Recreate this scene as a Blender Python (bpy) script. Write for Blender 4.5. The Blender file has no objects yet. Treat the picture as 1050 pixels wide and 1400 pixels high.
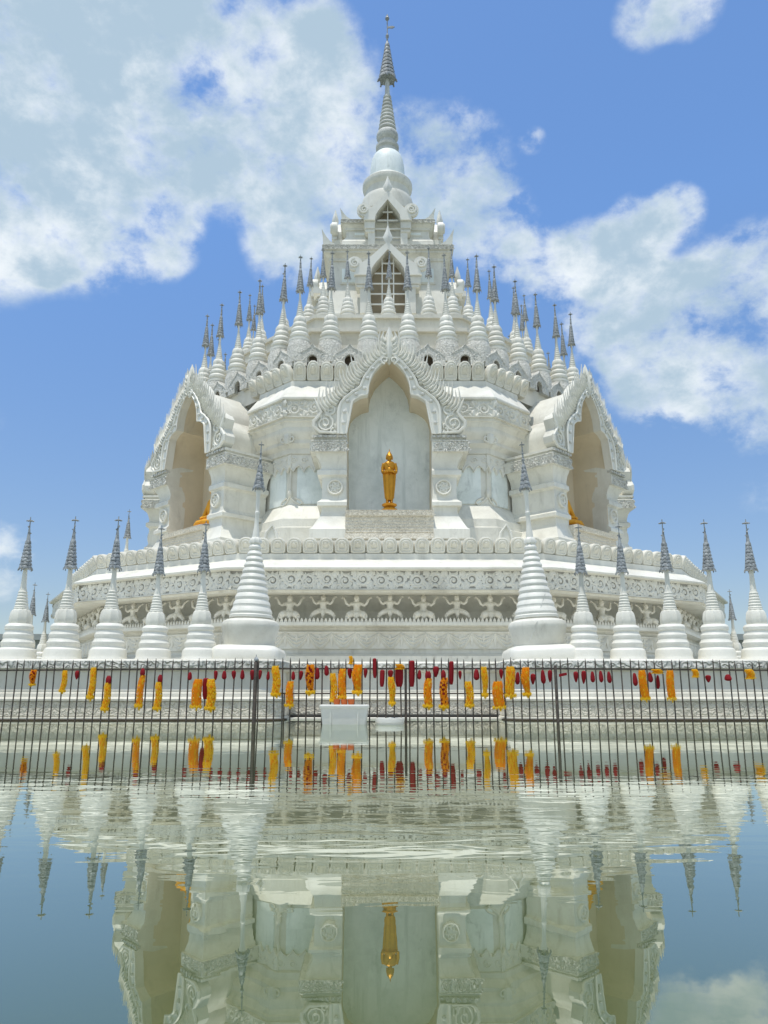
import bpy, math, random
from mathutils import Matrix, Vector
random.seed(7)
PI = math.pi
# ---------------------------------------------------------------- survey helpers
TH = math.radians(13.2); CAMZ = .386; F = 1050.0
L = 25.6; XT = .13                      # distance and offset of the pagoda's axis
def yd(y): return math.cos(TH) - (700 - y) / F * math.sin(TH)
def zat(y, Y):
    v = (700 - y) / F
    return CAMZ + Y * (math.sin(TH) + v * math.cos(TH)) / yd(y)
def wat(px, y, Y): return px / F / yd(y) * Y      # a width seen at image height y, depth Y
def xat(x, y, Y): return wat(x - 525, y, Y)
def zp(y, a): return zat(y, L - a)                # height on a pagoda face of apothem a

S = bpy.context.scene
COL = S.collection
# ---------------------------------------------------------------- materials
def mat(name): 
    m = bpy.data.materials.new(name); m.use_nodes = True
    return m, m.node_tree, m.node_tree.nodes['Principled BSDF']
def nd(t, typ, **kw):
    n = t.nodes.new(typ)
    for k, v in kw.items(): setattr(n, k, v)
    return n
def noise(t, vec, scale, detail=4, rough=.55, dist=0.0):
    n = nd(t, 'ShaderNodeTexNoise'); n.inputs['Scale'].default_value = scale
    n.inputs['Detail'].default_value = detail; n.inputs['Roughness'].default_value = rough
    n.inputs['Distortion'].default_value = dist
    if vec is not None: t.links.new(vec, n.inputs['Vector'])
    return n
def mapping(t, vec, sc):
    n = nd(t, 'ShaderNodeMapping'); n.inputs['Scale'].default_value = sc
    t.links.new(vec, n.inputs['Vector']); return n.outputs[0]
def ramp(t, fac, stops):
    r = nd(t, 'ShaderNodeValToRGB'); e = r.color_ramp.elements
    while len(e) < len(stops): e.new(.5)
    for i, (p, c) in enumerate(stops):
        e[i].position = p; e[i].color = (*c, 1) if len(c) == 3 else c
    t.links.new(fac, r.inputs[0]); return r.outputs[0]
def mixc(t, fac, a, b, mode='MIX'):
    m = nd(t, 'ShaderNodeMix', data_type='RGBA', blend_type=mode)
    for sock, val in ((m.inputs[0], fac), (m.inputs[6], a), (m.inputs[7], b)):
        if hasattr(val, 'is_linked'): t.links.new(val, sock)
        elif isinstance(val, (int, float)): sock.default_value = val
        else: sock.default_value = (*val, 1)
    return m.outputs[2]
def bump(t, h, dist, strength=1.0, normal=None):
    b = nd(t, 'ShaderNodeBump'); b.inputs['Distance'].default_value = dist
    b.inputs['Strength'].default_value = strength
    t.links.new(h, b.inputs['Height'])
    if normal is not None: t.links.new(normal, b.inputs['Normal'])
    return b.outputs[0]
def stucco(name, col, dirt, amount=.5, rough=.6, streak=1.0, carve=0.0, carve_scale=9.0, grain=.004, groove_dark=.28):
    col = tuple(x * .92 for x in col); dirt = tuple(x * .82 for x in dirt)
    m, t, p = mat(name)
    tc = nd(t, 'ShaderNodeTexCoord'); ob = tc.outputs['Object']
    geo = nd(t, 'ShaderNodeNewGeometry'); pos = geo.outputs['Position']
    big = ramp(t, noise(t, pos, 1.3, 6, .65).outputs[0], [(.42, (0, 0, 0)), (.72, (1, 1, 1))])
    st = ramp(t, noise(t, mapping(t, pos, (5, 5, .5)), 1.0, 5, .6).outputs[0], [(.50, (0, 0, 0)), (.78, (1, 1, 1))])
    f = nd(t, 'ShaderNodeMath', operation='MULTIPLY'); t.links.new(st, f.inputs[0]); f.inputs[1].default_value = streak
    g = nd(t, 'ShaderNodeMath', operation='MAXIMUM'); t.links.new(f.outputs[0], g.inputs[0]); t.links.new(big, g.inputs[1])
    h = nd(t, 'ShaderNodeMath', operation='MULTIPLY'); t.links.new(g.outputs[0], h.inputs[0]); h.inputs[1].default_value = amount
    c = mixc(t, h.outputs[0], col, dirt)
    pt = ramp(t, noise(t, mapping(t, pos, (2.2, 2.2, 1.1)), 1.0, 8, .72, .8).outputs[0], [(.57, (0, 0, 0)), (.72, (1, 1, 1))])
    pf = nd(t, 'ShaderNodeMath', operation='MULTIPLY'); t.links.new(pt, pf.inputs[0]); pf.inputs[1].default_value = .62 * amount
    c = mixc(t, pf.outputs[0], c, tuple(x * .55 for x in dirt))
    p.inputs['Roughness'].default_value = rough
    nb = bump(t, noise(t, pos, 22, 6, .7).outputs[0], grain)
    if carve:
        w = nd(t, 'ShaderNodeTexVoronoi', feature='SMOOTH_F1'); w.inputs['Scale'].default_value = carve_scale
        n2 = noise(t, pos, carve_scale * .8, 2)
        wv = nd(t, 'ShaderNodeVectorMath', operation='MULTIPLY_ADD')
        t.links.new(n2.outputs['Color'], wv.inputs[0]); wv.inputs[1].default_value = (.12, .12, .12); t.links.new(pos, wv.inputs[2])
        t.links.new(wv.outputs[0], w.inputs['Vector'])
        s = nd(t, 'ShaderNodeMath', operation='SINE'); k = nd(t, 'ShaderNodeMath', operation='MULTIPLY'); k.inputs[1].default_value = 22
        t.links.new(w.outputs['Distance'], k.inputs[0]); t.links.new(k.outputs[0], s.inputs[0])
        nb = bump(t, s.outputs[0], carve, 1.0, nb)
        gr = ramp(t, s.outputs[0], [(.0, (1, 1, 1)), (.35, (0, 0, 0))])
        gm = nd(t, 'ShaderNodeMath', operation='MULTIPLY'); t.links.new(gr, gm.inputs[0]); gm.inputs[1].default_value = groove_dark  # darkens the grooves of the carving
        c = mixc(t, gm.outputs[0], c, tuple(x * .62 for x in dirt))
    t.links.new(c, p.inputs['Base Color']); t.links.new(nb, p.inputs['Normal'])
    return m
def plain(name, col, col2, rough=.5, metal=0.0, scale=8, spec=None):
    m, t, p = mat(name)
    geo = nd(t, 'ShaderNodeNewGeometry')
    n = noise(t, geo.outputs['Position'], scale, 5, .6)
    t.links.new(ramp(t, n.outputs[0], [(.3, col), (.7, col2)]), p.inputs['Base Color'])
    p.inputs['Roughness'].default_value = rough; p.inputs['Metallic'].default_value = metal
    t.links.new(bump(t, n.outputs[0], .004), p.inputs['Normal'])
    return m
M = {}
M['white'] = stucco('white_stucco', (.82, .80, .70), (.56, .53, .43), .58)
M['smooth'] = stucco('smooth_white_paint', (.85, .83, .735), (.60, .57, .48), .34, .45)
M['carved'] = stucco('carved_white_stucco', (.81, .79, .70), (.56, .54, .45), .45, .65, 1.0, .012, 9)
M['finecarved'] = stucco('fine_carved_stucco', (.81, .79, .70), (.56, .54, .45), .45, .65, 1.0, .007, 15, .004, .14)
M['stone'] = stucco('weathered_stucco', (.80, .77, .66), (.54, .51, .41), .55, .7)
M['groove_dark'] = stucco('shaded_recess_stucco', (.40, .385, .33), (.24, .22, .18), .6, .75)  # recessed ground darkened in colour for the shade between carved scrolls
M['oldstone'] = stucco('rough_carved_stone', (.86, .80, .66), (.66, .60, .47), .4, .75, 1.0, .005, 13, .004, .16)
M['spire'] = stucco('weathered_spire_stucco', (.70, .70, .64), (.34, .34, .30), .75, .7, 1.4)
M['panel'] = stucco('pale_blue_plaster', (.92, .97, .93), (.70, .77, .73), .9, .5, 1.2)
M['room_shade'] = stucco('shaded_room_plaster', (.40, .33, .22), (.26, .20, .13), .6, .7)  # beige plaster darkened to paint in the shade inside the tower windows
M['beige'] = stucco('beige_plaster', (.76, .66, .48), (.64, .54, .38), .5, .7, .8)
M['gold'] = plain('gold_paint', (.62, .30, .022), (.46, .20, .012), .36, .55, 5)
M['goldcloth'] = plain('yellow_cloth', (.80, .40, .02), (.70, .30, .01), .7, 0, 7)
M['metal'] = plain('dull_silver_metal', (.10, .11, .11), (.46, .48, .475), .55, .1, 22)
M['iron'] = plain('dark_iron', (.04, .035, .03), (.13, .10, .075), .55, .3, 20)
M['orange'] = plain('marigold_orange', (.96, .38, .008), (.97, .55, .016), .8, 0, 60)
M['yellow'] = plain('marigold_yellow', (.96, .60, .014), (.97, .76, .06), .8, 0, 60)
M['red'] = plain('red_petals', (.27, .003, .010), (.36, .008, .014), .75, 0, 60)
M['pink'] = plain('pale_pink_petals', (.80, .55, .55), (.75, .30, .30), .75, 0, 60)
M['plastic'] = plain('white_plastic', (.90, .89, .83), (.82, .81, .74), .35, 0, 6)
M['cup'] = plain('amber_wax', (.62, .14, .02), (.50, .10, .015), .4, 0, 10)
M['grey'] = plain('grey_render', (.36, .38, .36), (.28, .30, .28), .8, 0, 2)
M['black'] = plain('shade_and_wick_black', (.015, .014, .013), (.03, .028, .025), .9, 0, 8)
M['dark_brown'] = plain('dark_gap_brown', (.06, .045, .03), (.10, .075, .045), .9, 0, 8)

def translucent(m, k, col):
    t = m.node_tree; p = t.nodes['Principled BSDF']; o = t.nodes['Material Output']
    tr = nd(t, 'ShaderNodeBsdfTranslucent'); tr.inputs[0].default_value = (*col, 1)
    mx = nd(t, 'ShaderNodeMixShader'); mx.inputs[0].default_value = k
    t.links.new(p.outputs[0], mx.inputs[1]); t.links.new(tr.outputs[0], mx.inputs[2]); t.links.new(mx.outputs[0], o.inputs[0])
translucent(M['orange'], .45, (.98, .48, .02)); translucent(M['yellow'], .45, (.98, .78, .06)); translucent(M['red'], .35, (.55, .01, .02)); translucent(M['plastic'], .38, (.95, .94, .88))
# ---------------------------------------------------------------- mesh builder
class MB:
    def __init__(s): s.v = []; s.f = []; s.m = []
    def add(s, vs, fs, mi=0):
        b = len(s.v); s.v += [tuple(v) for v in vs]
        s.f += [tuple(i + b for i in f) for f in fs]; s.m += [mi] * len(fs)
    def mark(s): return len(s.v)
    def xf(s, start, mtx):
        for i in range(start, len(s.v)): s.v[i] = tuple(mtx @ Vector(s.v[i]))
    def box(s, x0, x1, y0, y1, z0, z1, mi=0):
        s.add([(x0, y0, z0), (x1, y0, z0), (x1, y1, z0), (x0, y1, z0), (x0, y0, z1), (x1, y0, z1), (x1, y1, z1), (x0, y1, z1)],
              [(3, 2, 1, 0), (4, 5, 6, 7), (0, 1, 5, 4), (1, 2, 6, 5), (2, 3, 7, 6), (3, 0, 4, 7)], mi)
    def loft(s, rings, closed=True, cap0=False, cap1=False, mi=0):
        n = len(rings[0]); vs = [p for r in rings for p in r]; fs = []
        for j in range(len(rings) - 1):
            for i in range(n if closed else n - 1):
                k = (i + 1) % n
                fs.append((j * n + i, j * n + k, (j + 1) * n + k, (j + 1) * n + i))
        if cap0: fs.append(tuple(reversed(range(n))))
        if cap1: fs.append(tuple((len(rings) - 1) * n + i for i in range(n)))
        s.add(vs, fs, mi)
    def lathe(s, prof, n=24, c=(0, 0), mi=0, lobes=0, amp=0.0):
        rings = []
        for r, z in prof:
            rings.append([(c[0] + r * (1 + amp * math.cos(lobes * 2 * PI * i / n)) * math.cos(2 * PI * i / n),
                           c[1] + r * (1 + amp * math.cos(lobes * 2 * PI * i / n)) * math.sin(2 * PI * i / n), z) for i in range(n)])
        s.loft(rings, True, True, True, mi)
    def tube(s, pts, rad, n=6, mi=0, flat=1.0, up=Vector((0, 1, 0))):
        pts = [Vector(p) for p in pts]
        if not hasattr(rad, '__len__'): rad = [rad] * len(pts)
        rings = []
        for i, p in enumerate(pts):
            d = (pts[min(i + 1, len(pts) - 1)] - pts[max(i - 1, 0)])
            if d.length < 1e-9: d = Vector((0, 0, 1))
            d.normalize()
            u = up if abs(d.dot(up)) < .95 else Vector((1, 0, 0))
            a = d.cross(u).normalized(); b = a.cross(d).normalized()
            rings.append([tuple(p + a * (rad[i] * math.cos(2 * PI * k / n)) + b * (rad[i] * flat * math.sin(2 * PI * k / n))) for k in range(n)])
        s.loft(rings, True, True, True, mi)
    def ell(s, c, r, n=10, m=6, mi=0):
        rings = []
        for j in range(1, m):
            a = -PI / 2 + PI * j / m
            rings.append([(c[0] + r[0] * math.cos(a) * math.cos(2 * PI * i / n), c[1] + r[1] * math.cos(a) * math.sin(2 * PI * i / n), c[2] + r[2] * math.sin(a)) for i in range(n)])
        b = len(s.v); s.loft(rings, True, False, False, mi)
        vs = [(c[0], c[1], c[2] - r[2]), (c[0], c[1], c[2] + r[2])]; t = len(s.v); s.v += vs
        for i in range(n):
            k = (i + 1) % n
            s.f.append((b + k, b + i, t)); s.m.append(mi)
            q = b + (m - 2) * n
            s.f.append((q + i, q + k, t + 1)); s.m.append(mi)
    def prism(s, poly, y0, y1, mi=0):          # poly in (x, z), front at y0
        n = len(poly)
        vs = [(x, y0, z) for x, z in poly] + [(x, y1, z) for x, z in poly]
        fs = [tuple(range(n)), tuple(reversed(range(n, 2 * n)))]
        fs += [(i, n + i, n + (i + 1) % n, (i + 1) % n) for i in range(n)]
        s.add(vs, fs, mi)
    def strip(s, inner, outer, y0, y1, mi=0):  # a band between two open outlines of equal length, solid from y0 to y1
        n = len(inner)
        rings = []
        for i in range(n):
            (a, b), (c, d) = inner[i], outer[i]
            rings.append([(a, y0, b), (c, y0, d), (c, y1, d), (a, y1, b)])
        s.loft(rings, True, True, True, mi)
    def sweep(s, path, prof, closed=True, cap=False, mi=0):
        n = len(path); P = [Vector(p) for p in path]
        def nrm(a, b):
            d = (b - a).normalized(); return Vector((d.y, -d.x))
        ms = []
        for i in range(n):
            if closed or 0 < i < n - 1:
                n1 = nrm(P[i - 1], P[i]); n2 = nrm(P[i], P[(i + 1) % n])
                m = (n1 + n2) / (1 + n1.dot(n2))
            elif i == 0: m = nrm(P[0], P[1])
            else: m = nrm(P[-2], P[-1])
            ms.append(m)
        rings = [[(P[i].x + ms[i].x * o, P[i].y + ms[i].y * o, z) for i in range(n)] for o, z in prof]
        s.loft(rings, closed, False, cap, mi)
    def build(s, name, mats, parent=None, angle=35):
        me = bpy.data.meshes.new(name); me.from_pydata(s.v, [], s.f)
        if not isinstance(mats, (list, tuple)): mats = [mats]
        for m in mats: me.materials.append(m)
        me.polygons.foreach_set('material_index', s.m)
        import bmesh
        bm = bmesh.new(); bm.from_mesh(me)
        bmesh.ops.recalc_face_normals(bm, faces=bm.faces); bm.to_mesh(me); bm.free()
        if angle:
            me.polygons.foreach_set('use_smooth', [True] * len(me.polygons))
            me.set_sharp_from_angle(angle=math.radians(angle))
        me.update()
        o = bpy.data.objects.new(name, me); COL.objects.link(o)
        if parent: o.parent = parent
        return o
def tag(o, label=None, cat=None, group=None, kind=None):
    if label: o['label'] = label
    if cat: o['category'] = cat
    if group: o['group'] = group
    if kind: o['kind'] = kind
    return o
def empty(name, loc=(0, 0, 0), parent=None, rz=0):
    o = bpy.data.objects.new(name, None); COL.objects.link(o)
    o.location = loc; o.rotation_euler = (0, 0, rz); o.empty_display_size = .2
    if parent: o.parent = parent
    return o
def children(o): return [c for c in COL.objects if c.parent == o]
def copy_tree(o, parent=None):
    c = o.copy(); COL.objects.link(c); c.parent = parent
    for ch in children(o): copy_tree(ch, c)
    return c
def link_copy(o, parent, mtx=None):
    c = o.copy(); COL.objects.link(c); c.parent = parent
    if mtx is not None: c.matrix_local = mtx
    return c
def fuse(mb, voxel, smooth=2):                 # one continuous skin over overlapping volumes
    me = bpy.data.meshes.new('body'); me.from_pydata(mb.v, [], mb.f)
    o = bpy.data.objects.new('body', me); COL.objects.link(o)
    r = o.modifiers.new('r', 'REMESH'); r.mode = 'VOXEL'; r.voxel_size = voxel
    if smooth:
        s = o.modifiers.new('s', 'SMOOTH'); s.iterations = smooth; s.factor = .5
    dg = bpy.context.evaluated_depsgraph_get(); dg.update()
    ev = o.evaluated_get(dg); out = bpy.data.meshes.new_from_object(ev)
    bpy.data.objects.remove(o); bpy.data.meshes.remove(me)
    out.polygons.foreach_set('use_smooth', [True] * len(out.polygons))
    return out
def mesh_obj(name, me, m, parent=None):
    me.materials.clear(); me.materials.append(m)
    o = bpy.data.objects.new(name, me); COL.objects.link(o)
    if parent: o.parent = parent
    return o
def resample(pts, n):
    d = [0]
    for a, b in zip(pts, pts[1:]): d.append(d[-1] + math.hypot(b[0] - a[0], b[1] - a[1]))
    out = []
    for i in range(n):
        t = d[-1] * i / (n - 1); j = 0
        while j < len(d) - 2 and d[j + 1] < t: j += 1
        u = (t - d[j]) / max(d[j + 1] - d[j], 1e-9)
        out.append((pts[j][0] + (pts[j + 1][0] - pts[j][0]) * u, pts[j][1] + (pts[j + 1][1] - pts[j][1]) * u))
    return out
def rotz(a): return Matrix.Rotation(a, 4, 'Z')

# ---------------------------------------------------------------- plans
def octagon(a): return [(a / math.cos(PI / 8) * math.sin(PI / 8 + k * PI / 4 - PI / 4), -a / math.cos(PI / 8) * math.cos(PI / 8 + k * PI / 4 - PI / 4)) for k in range(8)]
def square(a): return [(-a, -a), (a, -a), (a, a), (-a, a)]
U12 = [(-.351, -1), (.351, -1), (.765, -.765), (1, -.351), (1, .351), (.765, .765), (.351, 1), (-.351, 1), (-.765, .765), (-1, .351), (-1, -.351), (-.765, -.765)]
def terrace_plan(a): return [(x * (a + .25), y * (a + .25)) for x, y in U12]
def zt_(y, a): return zp(y, a + .25)
def faces_of(path, off=0.0, minfront=-.25):
    """(matrix, length) of each face of a closed plan pushed out by off: x along it, -y outwards"""
    n = len(path); P = [Vector(p) for p in path]; out = []
    for i in range(n):
        a, b = P[i], P[(i + 1) % n]; d = (b - a).normalized(); nr = Vector((d.y, -d.x))
        if -nr.y < minfront: continue
        mid = (a + b) / 2 + nr * off
        pl, pr = P[i - 1], P[(i + 2) % n]
        n0 = (a - pl).normalized(); n0 = Vector((n0.y, -n0.x)); t = math.tan(nr.angle(n0) / 2)
        mt = Matrix.Translation((mid.x, mid.y, 0)) @ rotz(math.atan2(d.y, d.x))
        out.append((mt, (b - a).length + 2 * off * t))
    return out

# ---------------------------------------------------------------- ornament pieces
def lotus(mb, mt, w, h, thick, lean=.25, mi=0):
    s0 = mb.mark(); N = 14
    def out(k, y, dz=0):
        r = []
        for i in range(N):
            a = -PI / 2 + 2 * PI * (i + .5) / N
            x = math.cos(a); z = math.sin(a)
            x = math.copysign(abs(x) ** (.28 if z < 0 else .82), x); z = -abs(z) ** .35 if z < 0 else z ** .92
            r.append((x * w / 2 * k, y - (z + 1) * .5 * h * lean, h / 2 + z * h / 2 * k + dz))
        return r
    mb.loft([out(1, thick), out(1, .1 * thick), out(.93, -.45 * thick), out(.78, -.55 * thick), out(.71, -.42 * thick), out(.64, -.44 * thick),
             out(.54, -.62 * thick), out(.40, -.60 * thick), out(.34, -.46 * thick), out(.20, -.62 * thick)], True, True, True, mi)
    mb.xf(s0, mt)
def lotus_row(mb, path, off, z, w, h, thick, lean=.25, minfront=-.25, gap=0):
    for mt, ln in faces_of(path, off, minfront):
        if gap: mb = MB()
        k = max(1, round(ln / w)); st = ln / k
        for i in range(k):
            j = random.uniform(-.02, .02)
            if abs(-ln / 2 + st * (i + .5)) < gap: continue
            lotus(mb, mt @ Matrix.Translation((-ln / 2 + st * (i + .5), 0, z)) @ Matrix.Rotation(j, 4, 'Y'), st * .985, h * random.uniform(.97, 1.03), thick, lean)
            if gap and (i == k - 1 or (-ln / 2 + st * (i + .5) < 0 and abs(-ln / 2 + st * (i + 1.5)) < gap)):
                mb.build('lotus_petal_course', M['stone'], pagoda); mb = MB()
def spiral(mb, cx, cz, r, y, turns, sgn, rad, a0=0.0, n=5):
    pts = []; K = int(turns * 11)
    for i in range(K + 1):
        t = i / K; rr = r * (1 - .86 * t); a = a0 + sgn * t * turns * 2 * PI
        pts.append((cx + rr * math.cos(a), y, cz + rr * math.sin(a)))
    mb.tube(pts, [rad * (1 - .35 * i / K) for i in range(K + 1)], n)
def leaf(mb, base, tip, bend, rad, y, n=5, k=6, flat=.6):
    b = Vector((base[0], 0, base[1])); t = Vector((tip[0], 0, tip[1])); d = t - b
    side = Vector((-d.z, 0, d.x)) * bend
    pts = []; rr = []
    for i in range(k):
        u = i / (k - 1); p = b + d * u + side * (4 * u * (1 - u))
        pts.append((p.x, y, p.z)); rr.append(max(.003, rad * (math.sin(PI * (.18 + .80 * u)) ** .8)))
    mb.tube(pts, rr, n, 0, flat)
def scroll_band(mb, mt, ln, z0, z1, y=0.0, rad=None):
    h = z1 - z0; st = h * .92; k = max(1, round(ln / st)); st = ln / k; rad = rad or h * .075
    s0 = mb.mark()
    for i in range(k):
        cx = -ln / 2 + st * (i + .5); up = i % 2; cz = z0 + h * (.5 + (.05 if up else -.05)); sg = 1 if up else -1
        spiral(mb, cx, cz, h * .30 * random.uniform(.92, 1.08), y, 1.45, sg, rad * .95, -sg * PI / 2 + random.uniform(-.6, .6))
        mb.ell((cx, y - .01, cz), (h * .09, h * .07, h * .09), 6, 4)
        for q in range(10):
            a = 2 * PI * q / 10 + random.uniform(-.25, .25)
            r0, r1 = .34, random.uniform(.46, .60); b = a + .75 * sg
            leaf(mb, (cx + h * r0 * math.cos(a), min(z1 - .02, max(z0 + .02, cz + h * r0 * math.sin(a)))), (cx + h * r1 * math.cos(b), min(z1 - .015, max(z0 + .015, cz + h * r1 * math.sin(b)))), .3 * sg, rad * 1.35, y, 4, 4)
        for zz, q in ((z0 + h * .06, 1), (z1 - h * .06, -1)):
            leaf(mb, (cx + st * .5, zz), (cx + st * .5 + .06 * h * sg, zz + q * h * .36), .25 * q * sg, rad * 2.0, y, 4, 4)
            leaf(mb, (cx + st * .40, zz), (cx + st * .30, zz + q * h * .20), .3, rad * 1.4, y, 4, 4); leaf(mb, (cx + st * .60, zz), (cx + st * .70, zz + q * h * .20), -.3, rad * 1.4, y, 4, 4)
    mb.box(-ln / 2, ln / 2, y - rad * .9, y + .03, z1 - h * .05, z1); mb.box(-ln / 2, ln / 2, y - rad * .9, y + .03, z0, z0 + h * .05)
    mb.xf(s0, mt)
def flame(mb, base, tip, bend, w, y, th):
    b = Vector((base[0], 0, base[1])); t = Vector((tip[0], 0, tip[1])); d = t - b; side = Vector((-d.z, 0, d.x)) * bend
    K = 7; L_, R_ = [], []
    nd_ = Vector((-d.z, 0, d.x)).normalized()
    pts = []; rr = []
    for i in range(K):
        u = i / (K - 1); p = b + d * u + side * (4 * u * (1 - u)) * (1 - .6 * u)
        pts.append((p.x, y, p.z)); rr.append(max(.006, w * (1 - u) ** .65 * (.75 + .5 * math.sin(PI * min(1, u * 1.6)))))
    mb.tube(pts, rr, 6, 0, th / w)
    mb.tube([(p[0], y - th * .9, p[2]) for p in pts[:-1]], [max(.004, r * .22) for r in rr[:-1]], 4)

# ================================================================ THE PAGODA
pagoda = empty('pagoda', (XT, L, 0))
tag(pagoda, 'white tiered pagoda with carved niches, square tower and ringed spire', 'pagoda')
A = 9.45
def prof(lst, a0, fn=zp): return [(a - a0, (z if z is not None else fn(y, a))) for a, y, z in lst]
TP = [(9.05, 0, .75), (9.05, 897, None), (8.75, 893, None), (8.75, 888, None), (8.80, 887, None), (8.80, 863, None), (8.74, 862, None), (8.74, 858, None),
      (9.0, 855, None), (9.0, 850.5, None), (8.45, 849.8, None), (8.36, 836, None), (8.45, 824, None), (8.6, 814.5, None), (9.2, 811, None), (9.36, 810, None), (9.36, 807.5, None), (9.45, 806.5, None), (9.41, 806, None),
      (9.41, 779.5, None), (9.45, 779, None), (9.54, 778, None), (9.55, 775.5, None), (9.10, 765.5, None), (9.02, 765, None), (9.02, 757, None), (8.95, 756, None), (8.92, 739, None), (8.75, 739, None)]
mb = MB(); mb.sweep(terrace_plan(A), prof(TP, A, zt_), True, True)
mb.build('terrace', M['white'], pagoda, 40)
mb = MB()
zb0, zb1 = zt_(806, 9.45), zt_(779, 9.45)
for mt, ln in faces_of(terrace_plan(A), -.03): scroll_band(mb, mt, ln, zb0, zb1)
mb.build('scroll_frieze', M['white'], pagoda)
mb = MB(); mb.sweep(terrace_plan(A), [(-.041, zb0 + .01), (-.036, zb0 + .012), (-.036, zb1 - .012), (-.041, zb1 - .01)]); mb.build('shaded_frieze_ground', M['groove_dark'], pagoda)
mb = MB(); lotus_row(mb, terrace_plan(A), 8.98 - A, zt_(757, 9.0), .345, zt_(735, 9.0) - zt_(757, 9.0), .11)
mb.build('lotus_petal_course', M['stone'], pagoda)
mb = MB()                                         # swags and bead course
for mt, ln in faces_of(terrace_plan(A), 8.80 - A, -.1):
    s0 = mb.mark(); k = round(ln / .5); st = ln / k; zt, zbm = zt_(866, 8.8), zt_(886, 8.8); h = zt - zbm
    for i in range(k):
        x0 = -ln / 2 + st * i
        for dd, rr in ((.95, .046), (.64, .036), (.36, .028)):
            mb.tube([(x0 + st * u / 8, -.005, zt - h * dd * (1 - abs(2 * u / 8 - 1) ** 1.7)) for u in range(9)], rr, 4)
        leaf(mb, (x0, zt), (x0, zt - h * .9), 0, .04, -.012, 5, 5)
        leaf(mb, (x0 + st / 2, zt - h * .1), (x0 + st / 2, zt - h * .60), 0, .036, -.01, 5, 4)
    mb.box(-ln / 2, ln / 2, -.025, .02, zt, zt + .03)
    mb.xf(s0, mt)
mb.build('swag_frieze', M['white'], pagoda)
mb = MB()
for mt, ln in faces_of(terrace_plan(A), 8.97 - A, -.1):
    s0 = mb.mark(); k = round(ln / .085); st = ln / k; z = zt_(850.5, 9.0)
    for i in range(k):
        x = -ln / 2 + st * (i + .5); mb.prism([(x - st * .47, z - .01), (x + st * .47, z - .01), (x + st * .3, z + .05), (x, z + .10), (x - st * .3, z + .05)], -.02, .03)
    mb.xf(s0, mt)
mb.build('bead_course', M['stone'], pagoda, 0)
# dancing and kneeling figures under the terrace rim
def figure(kind):
    m = MB(); H = .62
    def T(pts, rad, n=8): m.tube([(x, y * 1.3, z) for x, y, z in pts], [q * 1.3 for q in rad], n)
    hip = .27 if kind == 'dance' else .20
    m.ell((0, 0, hip), (.085, .06, .07)); T([(0, 0, hip), (0, -.01, hip + .09), (0, 0, hip + .17)], [.065, .05, .075])
    m.ell((0, 0, hip + .17), (.115, .07, .055)); T([(0, 0, hip + .17), (0, 0, hip + .235)], [.03, .028])
    m.ell((0, -.02, hip + .27), (.056, .058, .065)); m.ell((0, -.078, hip + .265), (.012, .016, .018))
    T([(0, 0, hip + .29), (0, 0, hip + .33), (0, 0, hip + .375)], [.045, .03, .008])
    m.ell((.045, -.01, hip + .26), (.012, .015, .028)); m.ell((-.045, -.01, hip + .26), (.012, .015, .028))
    for s in (-1, 1):
        T([(s * .085, 0, hip + .18), (s * .155, -.03, hip + .135), (s * .195, -.05, hip + .17)], [.030, .024, .021])
        T([(s * .195, -.05, hip + .17), (s * .225, -.03, hip + .25), (s * .25, 0, hip + .285)], [.021, .018, .016])
        m.ell((s * .26, 0, hip + .29), (.026, .02, .022))
        for q in range(4): T([(s * .27, 0, hip + .29), (s * (.305 - .008 * q), .0, hip + .27 + .018 * q)], [.009, .007], 5)
        if kind == 'dance':
            T([(s * .05, 0, hip - .01), (s * .16, -.06, hip - .05), (s * .235, -.07, hip - .11)], [.056, .046, .036])
            T([(s * .235, -.07, hip - .11), (s * .245, -.03, hip - .19), (s * .20, -.02, hip - .25)], [.036, .03, .02])
            m.ell((s * .235, -.05, .02), (.05, .05, .02))
        else:
            T([(s * .05, 0, hip - .02), (s * .13, -.10, hip - .05), (s * .17, -.11, hip - .08)], [.062, .055, .045])
            T([(s * .17, -.11, hip - .08), (s * .13, -.02, .06), (s * .11, .02, .03)], [.045, .038, .026])
            m.ell((s * .12, -.04, .02), (.03, .06, .02))
    T([(0, -.05, hip), (0, -.07, hip - .1), (0, -.05, hip - .19)], [.045, .035, .012])
    return fuse(m, .0125, 2)
fig_d, fig_k = figure('dance'), figure('kneel')
proto = {}
n = 0
for mt, ln in faces_of(terrace_plan(A), 8.80 - A, -.1):
    k = max(1, round(ln / .73)); st = ln / k
    for i in range(k):
        kd = 'dance' if (i + (k // 2)) % 2 == 0 else 'kneel'
        o = mesh_obj('frieze_figure', fig_d if kd == 'dance' else fig_k, M['stone'], pagoda)
        hz = zt_(808.5, 9.1) - zt_(850.5, 9.0)
        sc = hz / (.65 if kd == 'dance' else .585)
        o.matrix_local = mt @ Matrix.Translation((-ln / 2 + st * (i + .5), 0, zt_(850.5, 9.0) + .0)) @ Matrix.Diagonal((sc * 1.02, sc, sc, 1))

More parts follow.
